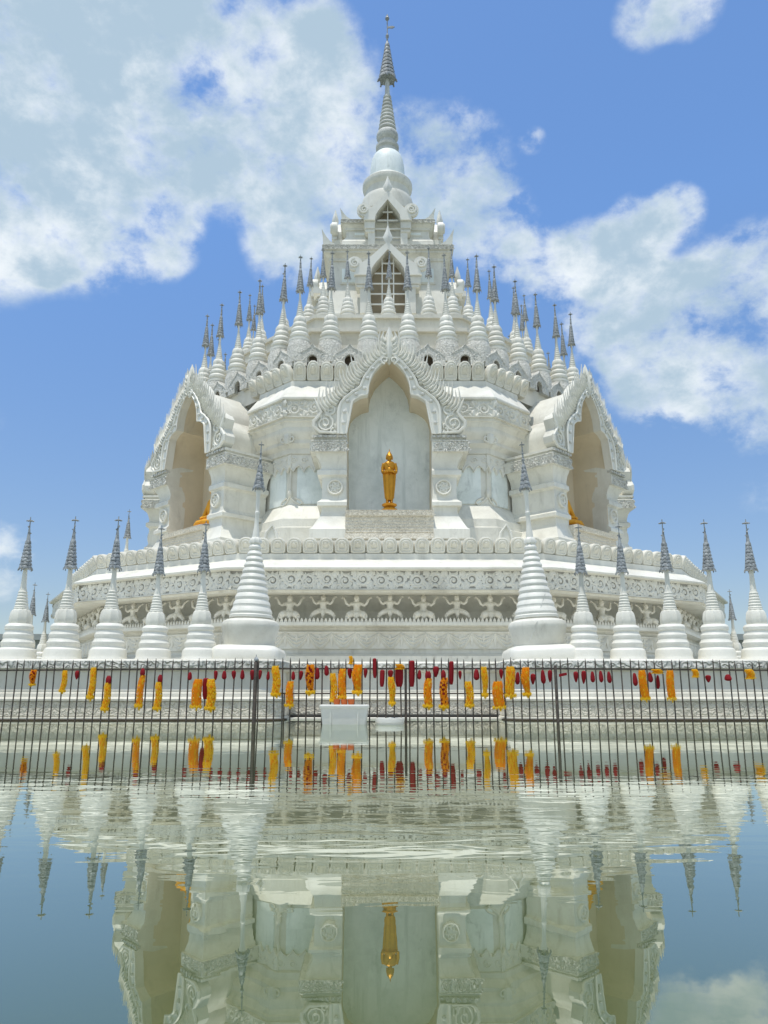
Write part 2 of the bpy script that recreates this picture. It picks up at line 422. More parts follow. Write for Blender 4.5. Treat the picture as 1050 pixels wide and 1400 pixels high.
# ---- drum
DP = [(6.64, 0, zt_(738, 8.7)), (6.64, 735, None), (6.64, 721, None), (6.58, 720, None), (6.56, 709, None), (6.50, 707.5, None), (6.27, 692, None), (6.21, 690, None), (6.2, 640, None), (6.26, 638.5, None), (6.26, 622, None),
      (6.33, 620, None), (6.33, 613, None), (6.42, 606, None), (6.40, 601, None), (6.50, 592, None), (6.52, 588, None), (6.50, 584, None), (6.56, 577, None), (6.60, 575, None), (6.60, 571, None),
      (6.63, 570.5, None), (6.63, 546, None), (6.69, 545, None), (6.69, 542.5, None), (6.36, 528.5, None), (6.30, 528, None), (6.30, 521, None), (6.05, 520, None)]
B0 = 6.63; oc = octagon(B0)
mb = MB()
for k in range(8):
    p = Vector(oc[k - 1]); q = Vector(oc[k]); r = Vector(oc[(k + 1) % 8])
    a = (p + q) / 2 + (q - p).normalized() * 1.16; b = (q + r) / 2 - (r - q).normalized() * 1.16
    if q.y > 5: continue
    path = [tuple(a), tuple(q), tuple(b)]
    mb.sweep(path, prof(DP, B0), False)
    for (u, v) in ((a, q), (q, b)):
        d = (v - u); ln = d.length; d.normalize(); mid = (u + v) / 2
        mt = Matrix.Translation((mid.x, mid.y, 0)) @ rotz(math.atan2(d.y, d.x))
        mbs = MB(); scroll_band(mbs, mt, ln, zp(570.5, B0), zp(546, B0), -.005); mbs.build('cornice_scroll', M['white'], pagoda)
        mbt = MB()
        # hanging lace under the cove
        s0 = mbt.mark(); zt, zl = zp(622, 6.26), zp(638, 6.26); k2 = 5; st = (ln - .2) / k2
        for i in range(k2):
            x = -ln / 2 + .1 + st * (i + .5)
            mbt.prism([(x - st * .5, zt), (x - st * .5, zl + .02), (x - st * .25, zl - .03), (x, zl - .16), (x + st * .25, zl - .03), (x + st * .5, zl + .02), (x + st * .5, zt)], .345, .40)
            mbt.tube([(x - st * .5, .34, zl + .03), (x - st * .25, .34, zl - .02), (x, .34, zl - .14), (x + st * .25, .34, zl - .02), (x + st * .5, .34, zl + .03)], .022, 5); spiral(mbt, x, (zt + zl) / 2, .09, .34, 1.5, 1, .022)
        mbt.xf(s0, mt); mbt.build('lace_valance', M['smooth'], pagoda, 20)
    ang = math.atan2(q.x, -q.y)
    # corner ribbon with a scroll foot, and a leaf in the cove
    mbo = MB(); s0 = mbo.mark(); ra = 6.2 / math.cos(PI / 8)
    zt, zf = zp(640, 6.2), zp(685, 6.2)
    mbo.tube([(0, -ra - .0, zt), (0, -ra - .01, zf + .2)], [.035, .035], 6)
    mbo.ell((0, -ra - .03, zf + .2), (.07, .06, .12), 8, 6)
    for s in (-1, 1):
        mbo.tube([(0, -ra - .03, zf + .12), (s * .10, -ra + .02, zf + .0), (s * .24, -ra + .07, zf - .1), (s * .32, -ra + .08, zf - .06), (s * .27, -ra + .06, zf + .01), (s * .12, -ra + .0, zf + .08)], .028, 5)
    mbo.xf(s0, rotz(ang)); mbo.build('corner_ornament', M['white'], pagoda)
    mbo = MB(); s0 = mbo.mark()
    zc = zp(600, 6.4); rb = 6.42 / math.cos(PI / 8)
    for s in (-1, 1):
        spiral(mbo, s * .12, zc - .02, .13, -rb - .02, 1.4, s, .03, PI / 2)
    leaf(mbo, (0, zc - .16), (0, zc + .26), 0, .12, -rb - .02, 6, 6)
    mbo.xf(s0, rotz(ang)); mbo.build('cove_leaf', M['white'], pagoda)
mb.build('drum_wall', M['white'], pagoda, 30)
mb = MB(); mb.sweep(octagon(6.15), [(0, zp(524, 6.25)), (0, zp(500, 6.15)), (-.25, zp(499.5, 6.15))], True, True)
mb.build('roof_deck', M['stone'], pagoda)
for k in (0, 1, -1, 2, -2):                      # pale plaster panels beside each niche
    for s in (-1, 1):
        pm = MB(); w0, w1 = s * 1.72, s * 2.40; z0, z1 = zp(689, 6.2), zp(638, 6.2)
        pm.box(min(w0, w1), max(w0, w1), -6.235, -6.1, z0, z1)
        o = pm.build('wall_panel', M['panel'], pagoda, 0); o.rotation_euler = (0, 0, k * PI / 4)
mb = MB(); lotus_row(mb, octagon(6.2), .05, zp(522, 6.25), .38, zp(497.5, 6.25) - zp(522, 6.25), .13, .35, -.25, .62)

# ---- niches
def NP(off, y, Y): return (wat(off, y, Y), zat(y, Y))
YF = 17.8
inner_h = [(58.8, 697), (58.8, 640), (58.8, 600), (58.7, 566), (55.5, 556), (50, 549), (40, 542.5), (29, 540), (29.3, 533), (27, 522), (21, 509), (11, 498), (0, 489)]
strip_h = [(69.5, 594), (69.5, 575), (69, 562), (66, 552), (60, 545), (50, 537), (39.5, 531), (36, 521), (30, 511), (22, 501), (11, 490.5), (0, 481)]
plate_h = [(70, 594), (94, 592.5), (103, 586), (105, 578), (99, 570), (96, 565), (99, 558), (101, 552), (95, 545), (88, 542), (78, 536), (68, 527), (58, 516), (48, 504), (38, 492), (28, 483), (16, 474), (0, 466)]
def outline(half, Y, n=40):
    pts = [NP(a, b, Y) for a, b in half]; r = resample(pts, n)
    return [(-x, z) for x, z in r] + [(x, z) for x, z in reversed(r)][1:]
def niche_proto():
    root = empty('niche', (0, 0, 0), pagoda)
    Yl = lambda Y: Y - L
    zbot = zat(697, YF)
    inn = [p for p in outline(inner_h, YF, 60)]
    # arch lining (vault) and back wall
    m = MB(); bk = [(x, z) for x, z in inn]
    m.loft([[(x, Yl(YF + .162), z) for x, z in inn], [(x, Yl(19.02), z) for x, z in bk]], False)
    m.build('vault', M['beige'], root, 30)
    m = MB(); m.add([(x, Yl(19.0), z) for x, z in inn], [tuple(range(len(inn)))])
    m.build('back_wall', M['panel'], root, 0)
    # outer roof shell back to the drum
    so = outline(strip_h, YF, 40)
    m = MB(); m.loft([[(x * 1.0, Yl(YF + .1), z) for x, z in so], [(x, Yl(19.6), z) for x, z in so]], False)
    m.build('vault_roof', M['white'], root, 30)
    # gable moulding with studs
    ih = [q for q in inner_h if q[1] <= 601]
    m = MB(); m.strip(outline([(58.8, 594)] + ih[3:], YF, 40), so, Yl(YF - .06), Yl(YF + .16))
    for e in (-1, 1):
        rim = [(x * 1.0, z) for x, z in outline(strip_h, YF, 30)]
        half = rim[:30] if e < 0 else rim[29:]
        m.tube([(x, Yl(YF - .07), z) for x, z in half], .035, 5)
        hin = outline([(58.8, 594)] + ih[3:], YF, 30); half = hin[:30] if e < 0 else hin[29:]
        m.tube([(x, Yl(YF - .07), z) for x, z in half], .025, 5)
    ri = outline([(58.8, 594)] + ih[3:], YF, 10); ro = outline(strip_h, YF, 10)
    for i in range(1, len(ri) - 1):
        c = ((ri[i][0] + ro[i][0]) / 2, (ri[i][1] + ro[i][1]) / 2)
        m.ell((c[0], Yl(YF - .08), c[1]), (.05, .04, .042), 8, 5, 1)
    m.build('gable_moulding', [M['smooth'], M['spire']], root, 30)
    # carved plate and flames
    m = MB(); m.strip(outline(strip_h, YF, 44), outline(plate_h, YF, 44), Yl(YF + .0), Yl(YF + .28))
    for e in (-1, 1):
        for (cx, cy, r, sg, tn) in ((88, 579, 13, 1, 1.8), (80, 560, 10, -1, 1.6), (92, 555, 6, 1, 1.2), (76, 590, 5, -1, 1.1)):
            x, z = NP(cx, cy, YF); spiral(m, e * x, z, r * .0178, Yl(YF - .02), tn, sg * e, .032, PI / 2)
        pts = [NP(a, b, YF) for a, b in ((72, 592), (95, 591), (103, 584), (103, 577), (96, 569), (93, 564), (97, 556), (102, 545))]
        m.tube([(e * x, Yl(YF - .03), z) for x, z in pts], [.03, .045, .05, .05, .045, .045, .04, .01], 6)
        for q in range(9):
            a, b = NP(74 + 3.2 * q, 586 - 3.5 * (q % 4) * 2, YF); leaf(m, (e * a, b), (e * (a + .10), b + .13), .3 * e, .035, Yl(YF - .015), 5, 5)
    m.build('carved_gable', M['white'], root, 35)
    m = MB(); half = [NP(a, b, YF) for a, b in plate_h[8:]]; N = 10; R = resample(half, N + 1)
    for e in (-1, 1):
        for i in range(N):
            a = R[i]; b = R[min(i + 1, N)]; tx, tz = b[0] - a[0], b[1] - a[1]; ll = math.hypot(tx, tz); tx /= ll; tz /= ll
            ox, oz = tz * -1, tx * 1      # outward
            if ox * 1 < 0: ox, oz = -ox, -oz
            ox, oz = abs(tz), abs(tx)
            ht = .34 + .10 * (i / N)
            for q in range(4):
                dd = -.36 + .03 * q; s_ = (1.25 if i % 2 else 1.1) - .22 * q
                bx_, bz_ = a[0] + ox * dd + tx * (.0 + .075 * q), a[1] + oz * dd + tz * (.0 + .075 * q)
                base = (e * bx_, bz_)
                tip = (e * (bx_ + ox * .42 * s_ + tx * ht * s_ * .15), bz_ + oz * .36 * s_ + ht * s_ * .66)
                flame(m, base, tip, -.26 * e, .060 * (1 - .10 * q), Yl(YF - .02 - .012 * q), .05)
    # apex leaf
    zA, zB = zat(492, YF), zat(447, YF); zm = zA + (zB - zA) * .38
    m.loft([[(x * w, Yl(YF) + y * d, z) for x, y in ((-1, 0), (0, -1), (1, 0), (0, 1))] for w, d, z in
            ((.03, .08, zA - .12), (.13, .14, zA + .05), (.20, .15, zm - .08), (.19, .14, zm + .05), (.11, .1, zm + .28), (.05, .05, zm + .45), (.01, .01, zB))], True, True, True)
    for e in (-1, 1):
        for q in range(4): flame(m, (e * .08, zA + .1 + q * .12), (e * (.26 - .04 * q), zA + .32 + q * .14), -.3 * e, .07, Yl(YF - .05), .05)
        spiral(m, e * .11, zA - .05, .10, Yl(YF - .1), 1.4, e, .028, -PI / 2)
    m.build('flame_crest', M['white'], root, 40)
    # piers
    for e in (-1, 1):
        m = MB(); pr = [(110, 736), (110, 723), (106, 721), (94, 704), (93, 698), (93, 693), (99, 691), (99, 686), (94, 683.5), (92, 680), (92, 653), (94, 651), (98.5, 649), (98.5, 643), (93, 641), (93, 636), (96, 628), (101, 621), (102, 618), (108, 617.5), (108, 602), (103, 601), (103, 598.5), (106, 598), (106, 594.5), (72, 594)]
        rings = []
        for o, y in pr:
            Yf = 17.98 - (o - 92) * .0125; x1 = wat(o, y, Yf); z = zat(y, Yf); x0 = wat(58.6, y, YF) if y < 697 else 1.04
            rings.append([(e * x0, Yl(Yf), z), (e * x1, Yl(Yf), z), (e * x1, Yl(19.3), z), (e * (x0 + .012), Yl(19.3), z)])
        m.loft(rings, True, True, True)
        for (o0, o1) in ((.10, .93),):
            pass
        p = m.build('pier', M['white'], root, 25)
        m = MB(); z0, z1 = zat(617, 17.78), zat(602.5, 17.78); xo = wat(108, 610, 17.78)
        scroll_band(m, Matrix.Translation((e * (1.05 + xo) / 2, Yl(17.775), 0)), xo - 1.05, z0, z1, 0, .017)
        scroll_band(m, Matrix.Translation((e * xo, Yl(18.45), 0)) @ rotz(e * PI / 2), 1.3, z0, z1, 0, .017)
        for i in range(7):
            m.box(e * (1.08 + i * .12) - .04, e * (1.08 + i * .12) + .04, Yl(17.76), Yl(17.9), zat(598.4, 17.8), zat(595, 17.8))
        m.build('capital_band', M['carved'], root, 30)
        m = MB(); x, z = wat(74, 666, 17.98), zat(666.5, 17.98); R_ = .195
        s0 = m.mark(); m.lathe([(R_, 0), (R_, .06), (R_ * .92, .08), (R_ * .80, .07), (R_ * .76, .025), (.001, .025)], 24)
        for q in range(6):
            a = q * PI / 3; s1 = m.mark(); spiral(m, R_ * .45 * math.cos(a), R_ * .45 * math.sin(a), R_ * .26, 0, 1.2, 1, .024, a); m.xf(s1, Matrix.Translation((0, 0, .035)) @ Matrix.Rotation(-PI / 2, 4, 'X') @ Matrix.Diagonal((1, 1, -1, 1)))
        m.xf(s0, Matrix.Translation((e * x, Yl(17.98), z)) @ Matrix.Rotation(PI / 2, 4, 'X'))
        m.build('medallion', M['white'], root, 30)
    # pedestal
    m = MB(); xw = 1.05; Yp = 17.72
    for (y0, y1, d) in ((736, 729, .02), (728.9, 705.1, .06), (705, 697, .0)):
        m.box(-xw, xw, Yl(Yp + d), Yl(19.25), zat(y0, Yp), zat(y1, Yp))
    for i in range(5): m.box(-xw, xw, Yl(Yp + .045), Yl(Yp + .1), zat(727 - 4.4 * i, Yp), zat(725.8 - 4.4 * i, Yp))
    scroll_band(m, Matrix.Translation((0, Yl(Yp), 0)), 2 * xw, zat(704.5, Yp), zat(697.5, Yp), 0, .012)
    m.build('pedestal', M['oldstone'], root, 0)
    return root
N0 = niche_proto()
for k in (1, -1, 2, -2):
    c = copy_tree(N0, pagoda); c.rotation_euler = (0, 0, k * PI / 4)
    for ch in children(c):
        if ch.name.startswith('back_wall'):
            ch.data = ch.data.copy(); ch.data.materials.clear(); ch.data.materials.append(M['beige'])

# ---- parapet of little dormers round the drum roof
mb = MB(); mbh = MB()
RB = 6.15
mbp = MB(); zq0, zq1 = zp(503, RB), zp(481, RB)
mbp.sweep(octagon(RB - .14), [(0, zq0), (0, zq1), (-.1, zq1 + .02)], True, True); mbp.build('parapet_wall', M['carved'], pagoda)
for mt, ln in faces_of(octagon(RB), 0, -.2):
    st = 1.06
    for i in range(-2, 3):
        x = i * 1.06 * (1 if abs(i) < 2 else .98)
        s0 = mb.mark(); z0 = zq0; h = zp(474.5, RB) - zq0; hw = .49; rw = .16
        zr = z0 + h * .42
        outer = [(-hw, z0), (-hw, z0 + h * .45), (-hw * .8, z0 + h * .62), (-hw * .45, z0 + h * .78), (-hw * .16, z0 + h * .90), (0, z0 + h * 1.06), (hw * .16, z0 + h * .90), (hw * .45, z0 + h * .78), (hw * .8, z0 + h * .62), (hw, z0 + h * .45), (hw, z0)]
        hole = [(-rw, z0), (-rw, z0 + h * .25), (-rw * .95, z0 + h * .38), (-rw * .6, z0 + h * .5), (-rw * .3, z0 + h * .54), (0, z0 + h * .56), (rw * .3, z0 + h * .54), (rw * .6, z0 + h * .5), (rw * .95, z0 + h * .38), (rw, z0 + h * .25), (rw, z0)]
        mb.strip(hole, outer, -.14, .14)
        mb.tube([(a, -.13, b) for a, b in hole], .03, 5)
        mb.tube([(a * .9, -.13, b - .02) for a, b in outer[1:-1]], .03, 5)
        for e in (-1, 1):
            spiral(mb, e * hw * .62, z0 + h * .42, .12, -.13, 1.5, e, .025, 0)
            leaf(mb, (e * hw * .62, z0), (e * hw * .62, z0 + h * .32), .1 * e, .05, -.13, 5, 5)
        mb.xf(s0, mt @ Matrix.Translation((x, 0, 0)))
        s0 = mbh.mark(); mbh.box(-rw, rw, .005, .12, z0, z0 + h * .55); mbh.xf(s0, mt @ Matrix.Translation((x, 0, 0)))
        # pointed leaf between dormers
        s0 = mb.mark(); leaf(mb, (0, z0), (0, z0 + h * .95), 0, .13, -.02, 6, 6); mb.xf(s0, mt @ Matrix.Translation((x + st / 2, 0, 0)))
mb.build('parapet_dormers', M['finecarved'], pagoda, 30)
mbh.build('dormer_recess_shade', M['dark_brown'], pagoda, 0)  # dark fill paints the shade inside the arched holes
# ---- stepped platform below the tower
mb = MB(); pb = 5.0; lst = []
for a, y in ((5.75, 0), (5.75, 472), (5.35, -1), (5.30, 466), (5.30, 455), (5.42, 453), (5.42, 448), (5.15, -1), (5.12, 444), (5.12, 436), (5.22, 434.5), (5.22, 430), (5.0, -1)):
    lst.append((a - pb, zp(y, a) if y > 1 else (zq1 - .1 if y == 0 else lst[-1][1] + .02)))
mb.sweep(octagon(pb), lst, True, True)
mb.build('stepped_platform', M['stone'], pagoda, 30)
ZPL = lst[-1][1]
# ---- tower
mb = MB()
def sq(lst):
    out = []
    for a, y in lst: out.append((a - 2, zp(y, a) if y > 1 else (ZPL - .1 if y == 0 else out[-1][1] + .02)))
    return out
TW = [(2.16, 0), (2.16, 428), (2.06, -1), (2.02, 424), (1.98, 392), (1.95, 390), (1.95, 358), (2.0, 356.5), (2.0, 353), (2.06, 350), (2.14, 346), (2.17, 345), (2.17, 342), (2.22, 341), (2.22, 334),
      (1.62, -1), (1.60, 329), (1.52, 327), (1.47, 325), (1.45, 316), (1.50, 314.5), (1.50, 312), (1.54, 309.5), (1.60, 307), (1.60, 305.5), (1.64, 305), (1.64, 299.5), (1.2, -1)]
mb.sweep(square(2), sq(TW), True, True)
mb.build('tower', M['white'], pagoda, 25)
for e in (-1, 1):
    m = MB(); zw = zat(400, 24.1); x0, x1 = 1.9, 2.50
    for (xo, yo, z0, z1) in ((x1, 1.42, ZPL - .05, zw - .62), (x1 + .06, 1.48, zw - .619, zw - .50), (x1 - .02, 1.40, zw - .499, zw - .30), (x1 + .10, 1.52, zw - .299, zw - .20), (x1 + .20, 1.62, zw - .199, zw)):
        m.box(min(e * x0, e * xo), max(e * x0, e * xo), -yo, yo, z0, z1)
    m.build('side_wing', M['white'], pagoda, 0)
for a, y0, y1, w0, w1 in ((1.95, 389, 366, .98, 1.62), (1.452, 324, 317.5, .72, 1.22)):
    for k in range(4):
        for e in (-1, 1):
            pm = MB(); pm.box(min(e * w0, e * w1), max(e * w0, e * w1), -a - .03, -a + .05, zp(y0, a), zp(y1, a)); pm.box(min(e * w0, e * w1) + .06, max(e * w0, e * w1) - .06, -a - .045, -a - .028, zp(y0, a) + .06, zp(y1, a) - .06, 1)
            o = pm.build('tower_panel', [M['white'], M['panel']], pagoda, 0); o.rotation_euler = (0, 0, k * PI / 2)
mb = MB()
for a, y0, y1 in ((2.22, 340.5, 334.5), (1.64, 304.5, 300)):
    for mt, ln in faces_of(square(a), 0): scroll_band(mb, mt, ln, zp(y0, a), zp(y1, a), 0, .018)
mb.build('tower_cornice_band', M['carved'], pagoda)
for a, y0, y1, w in ((2.2, 334, 315, .34), (1.62, 299.5, 286, .27), (2.48, 400, 384, .4)):
    for sx in (-1, 1):
        for sy in (-1, 1):
            m = MB(); z0 = zp(y0, a) - .02; z1 = zp(y1, a)
            m.loft([[(sx * (a - px * 1), sy * (a - py), z) for px, py in ((t0, t0), (t0 + w * k, t0), (t0 + w * k * .3, t0 + w * k * .3), (t0, t0 + w * k))] for k, t0, z in
                    ((1.3, 0, z0), (.72, -.01, z0 + (z1 - z0) * .25), (.36, -.02, z0 + (z1 - z0) * .55), (.04, -.06, z1))], True, True, True)
            m.build('corner_antefix', M['smooth'], pagoda, 30)
def window_bay(a, px_c, yb, ys, ya, hw_px, pier_px, y_scroll, y_peak, out, rows, cols):
    """gabled window on the tower: a front apothem; heights given as read from the photograph"""
    root = empty('gabled_window', (0, 0, 0), pagoda); Y = L - a
    def Q(o, y): return (wat(o, y, Y), zat(y, Y))
    z0 = zat(yb, Y); hw = wat(hw_px, ys, Y); pw = wat(pier_px, ys, Y); zs, za = zat(ys, Y), zat(ya, Y)
    inn = [(hw, z0), (hw, zs), (hw * .93, zs + (za - zs) * .28), (hw * .7, zs + (za - zs) * .5), (hw * .38, zs + (za - zs) * .72), (0, za)]
    zk = zat(y_peak, Y); zsc = zat(y_scroll, Y)
    io = lambda h, n: [(-x, z) for x, z in resample(h, n)] + [(x, z) for x, z in reversed(resample(h, n))][1:]
    gab = [(pw, z0), (pw, zs), (pw * .96, zsc - .02), (pw * .74, zsc + (zk - zsc) * .06), (pw * .46, zsc + (zk - zsc) * .24), (pw * .18, zsc + (zk - zsc) * .44), (0, zsc + (zk - zsc) * .56)]
    m = MB(); m.strip(io(inn, 20), io([(pw * .9, z0), (pw * .9, zs)] + gab[2:], 20), -a, -a + .6)
    for s in (-1, 1):
        m.box(min(s * hw * 1.02, s * pw * 1.06), max(s * hw * 1.02, s * pw * 1.06), -a - .08, -a + .4, zs - .25, zs + .02)
        m.box(min(s * hw * 1.02, s * pw * 1.02), max(s * hw * 1.02, s * pw * 1.02), -a - .04, -a + .4, zs - .36, zs - .26)
    m.build('window_surround', M['white'], root, 30)
    m = MB()
    gi = [(hw * 1.0, zs + .03)] + inn[2:]; go = [(pw * 1.1, zs + .03)] + gab[2:]
    m.strip(io(gi, 20), io(go, 20), -a - .16, -a + .02)
    for s in (-1, 1):
        spiral(m, s * pw * 1.08, zsc, .17, -a - .17, 1.8, -s, .05, PI / 2, 6)
        s0 = m.mark(); m.lathe([(.001, 0), (.23, 0), (.25, .05), (.25, .2), (.001, .2)], 18); m.xf(s0, Matrix.Translation((s * pw * 1.08, -a + .05, zsc)) @ Matrix.Rotation(PI / 2, 4, 'X'))
    zg = zsc + (zk - zsc) * .5; hh = zk - zg
    m.loft([[(x * w, -a - .1 + y * d, zg + hh * t) for x, y in ((-1, 0), (0, -1), (1, 0), (0, 1))] for w, d, t in ((.02, .05, 0), (.13, .13, .22), (.17, .12, .4), (.09, .08, .65), (.01, .01, 1.02))], True, True, True)
    m.build('window_gable', M['smooth'], root, 30)
    m = MB()
    for c in range(1, cols): m.box(-hw + 2 * hw * c / cols - .02, -hw + 2 * hw * c / cols + .02, -a + .10, -a + .14, z0, za - abs(c / cols - .5) * 1.2 * (za - zs))
    for r in range(1, rows): zz = z0 + (za - z0) * r / rows; k = 1 if zz < zs else max(.2, 1 - (zz - zs) / (za - zs)); m.box(-hw * k, hw * k, -a + .095, -a + .135, zz - .022, zz + .022)
    m.build('mullion', M['smooth'], root, 0)
    m = MB(); m.box(-hw * .99, hw * .99, -a + .42, -a + .5, z0, za - .02); m.build('window_interior_shade', M['room_shade'], root, 0)
    return root
w1 = window_bay(2.48, 530, 428, 380, 344, 23.5, 42, 363, 311, .3, 6, 3)
w2 = window_bay(1.86, 529, 334, 305, 276, 17.5, 30, 290, 244, .3, 5, 2)
for w in (w1, w2):
    for k in (1, -1):
        c = copy_tree(w, pagoda); c.rotation_euler = (0, 0, k * PI / 2)
# ---- bell and spire (round; heights read at the axis)
def rp(px, y): return (wat(px, y, L), zat(y, L))
mb = MB(); mb.lathe([rp(*q) for q in ((35.5, 299), (35.5, 284), (34.8, 280), (34, 278), (30.2, 276.5), (29.6, 269), (30.2, 266), (30.8, 265.5), (33.4, 262), (34, 259), (33.8, 255.5), (32.4, 254), (25, 248.5))], 40); mb.build('bell_base', M['white'], pagoda, 28)
mb = MB(); mb.lathe([rp(*q) for q in ((23.6, 248), (23.7, 243), (23.5, 237), (22.8, 229), (21.5, 222), (19, 216), (16.6, 213.5))], 40); mb.build('bell_dome', M['panel'], pagoda, 28)
prf = [(16.2, 215), (16.8, 212), (14, 210), (13.4, 207), (15.6, 204.5), (15.8, 201.5), (12, 199.5), (11.2, 195), (13.6, 192.5), (15, 189), (14.8, 185.5), (13.2, 182.5), (11, 181), (9.6, 180)]
y = 179.5
for i in range(9):
    r = 12.2 - i * .82; prf += [(r * .76, y), (r * .97, y - 1.2), (r, y - 2.4), (r * .95, y - 3.8), (r * .74, y - 4.9)]; y -= 5.4
prf += [(4.0, y), (3.4, y - 3), (2.6, 108), (1.6, 100)]
mb = MB(); mb.lathe([rp(*q) for q in prf], 28); mb.build('spire_rings', M['spire'], pagoda, 28)
def umbrella_mesh(mb, z0, z1, r0, r1, tiers, n=24, drops=True):
    for i in range(tiers):
        u = i / tiers; za = z0 + (z1 - z0) * u; h = (z1 - z0) / tiers; ra = r0 + (r1 - r0) * u ** .85; rb = r0 + (r1 - r0) * ((i + 1) / tiers) ** .85
        rings = []
        for rr, zz, am in ((ra * 1.04, za - h * .30, .13), (ra * 1.03, za, .06), (ra * .98, za + h * .30, .0), (rb * .84, za + h * .6, 0), (rb * .70, za + h * 1.0, 0)):
            rings.append([(rr * (1 + am * math.cos(n / 3 * 2 * PI * k / n)) * math.cos(2 * PI * k / n), rr * (1 + am * math.cos(n / 3 * 2 * PI * k / n)) * math.sin(2 * PI * k / n), zz - (am * .8 * h * (1 + math.cos(n / 3 * 2 * PI * k / n)) if am > .05 else 0)) for k in range(n)])
        mb.loft(rings, True, True, True)
    if drops:
        for k in range(8):
            a = k * PI / 4; h = (z1 - z0) / tiers
            mb.tube([(r0 * 1.1 * math.cos(a), r0 * 1.1 * math.sin(a), z0 - h * .2), (r0 * 1.12 * math.cos(a), r0 * 1.12 * math.sin(a), z0 - h * .75), (r0 * 1.12 * math.cos(a), r0 * 1.12 * math.sin(a), z0 - h * 1.0)], [r0 * .05, r0 * .12, r0 * .02], 4)
mb = MB(); umbrella_mesh(mb, zat(107, L), zat(57, L), wat(11.4, 107, L), wat(2.4, 57, L), 9)
mb.build('umbrella_finial', M['metal'], pagoda, 30)
mb = MB(); mb.lathe([rp(*q) for q in ((1.6, 60), (.9, 54), (2.2, 51), (2.2, 48.5), (.7, 46.5), (.7, 29), (2.0, 27.5), (3.0, 25.5), (2.2, 23), (.8, 22), (1.2, 21), (.2, 19.5))], 10)
zf = zat(37.5, L); mb.prism([(.0, zf - .04), (.10, zf - .03), (.2, zf - .05), (.30, zf + .02), (.22, zf + .06), (.12, zf + .05), (0, zf + .02)], -.02, .02)
mb.build('weather_vane', M['metal'], pagoda, 30)
# small upright leaves on the terrace behind the petals
for px in (371, 691):
    x = xat(px, 727, L - 8.85) - XT; m = MB(); z0, z1 = zt_(740, 8.6), zt_(715, 8.6)
    m.prism([(-.17, z0), (.17, z0), (.13, z0 + .2), (.02, z1), (-.13, z0 + .2)], -8.87, -8.79); m.tube([(-.14, -8.88, z0), (-.11, -8.88, z0 + .18), (.02, -8.88, z1 - .06), (.11, -8.88, z0 + .18), (.14, -8.88, z0)], .03, 5)
    o = m.build('terrace_antefix', M['white'], pagoda, 0); o.location = (x, 0, 0)

# ================================================================ MINIATURE STUPAS
def star(mb, z, r):
    for k in range(4):
        a = k * PI / 4; c, s = math.cos(a) * r, math.sin(a) * r
        mb.tube([(-c, -s, z - r * .1), (0, 0, z + r * .12), (c, s, z - r * .1)], [r * .08, r * .22, r * .08], 4)
    mb.tube([(0, 0, z - r * 1.2), (0, 0, z + r)], [r * .12, r * .12], 5)
YS = 11.6
def sp(px, y): return (px * .01105 * (.90 if y > 853 else .96), zat(y, YS) - zat(902, YS))
def row_stupa():
    root = empty('miniature_stupa')
    m = MB(); m.lathe([sp(*q) for q in ((29, 910), (29, 903), (27.8, 900), (27, 897), (27.2, 893), (26, 888.5), (23, 886), (22.6, 884), (23.6, 882), (23.6, 878.5), (21.6, 876), (20.6, 873.5), (21.4, 871), (21.2, 868), (19.4, 865.5), (18.6, 862.5), (20, 861), (20.2, 857), (18.6, 854.5), (15, 853))], 32)
    m.build('ringed_base', M['smooth'], root, 28)
    m = MB(); m.lathe([sp(*q) for q in ((13, 854.5), (14, 850), (14, 845), (13, 838), (11.4, 834.5), (9, 833))], 32, (0, 0), 0, 8, .06); m.build('lotus_bell', M['white'], root, 30)
    pr = [(9.6, 833.5), (10, 832)]; y = 831
    for i in range(6): r = 9.4 - i * .68; pr += [(r, y), (r + .2, y - 1.6), (r - .9, y - 3.0), (r - .9, y - 3.4)]; y -= 4.0
    pr += [(5, y), (4.2, y - 4), (3.6, 795), (3.0, 780), (2.6, 770)]
    m = MB(); m.lathe([sp(*q) for q in pr], 20); m.build('spire', M['white'], root, 28)
    m = MB(); umbrella_mesh(m, sp(0, 776)[1], sp(0, 737)[1], .090, .036, 8, 18); m.build('metal_umbrella', M['metal'], root, 30)
    m = MB(); z0, z1 = sp(0, 740)[1], sp(0, 708)[1]
    m.tube([(0, 0, z0), (0, 0, z1 - .05)], [.016, .007], 6); star(m, z1 - .05, .06)
    m.tube([(0, 0, z0 - .02), (0, 0, z0 + .12), (0, 0, z0 + .2)], [.034, .02, .012], 8)
    for k in range(3): m.tube([(0, 0, z0 + .1 + k * .05), (.03 * math.cos(k * 2.1), .03 * math.sin(k * 2.1), z0 + .13 + k * .05)], [.008, .012], 4)
    m.build('star_finial', M['metal'], root, 30)
    return root
rowst = row_stupa(); first = True
def put(proto_root, used, loc, rz, sc, label, group, tilt=(0, 0)):
    o = proto_root if not used else copy_tree(proto_root)
    o.location = loc; o.rotation_euler = (tilt[0], tilt[1], rz); o.scale = (sc, sc, sc)
    tag(o, label, 'stupa', group); return o
ZB = zat(902, YS)
ordn = ['first', 'second', 'third', 'fourth', 'fifth', 'sixth', 'seventh', 'eighth', 'ninth', 'tenth', 'eleventh', 'twelfth', 'thirteenth', 'fourteenth', 'fifteenth', 'sixteenth', 'seventeenth', 'eighteenth', 'nineteenth', 'twentieth']
gr = 'miniature stupas in a row on the plinth behind the fence'
used = False
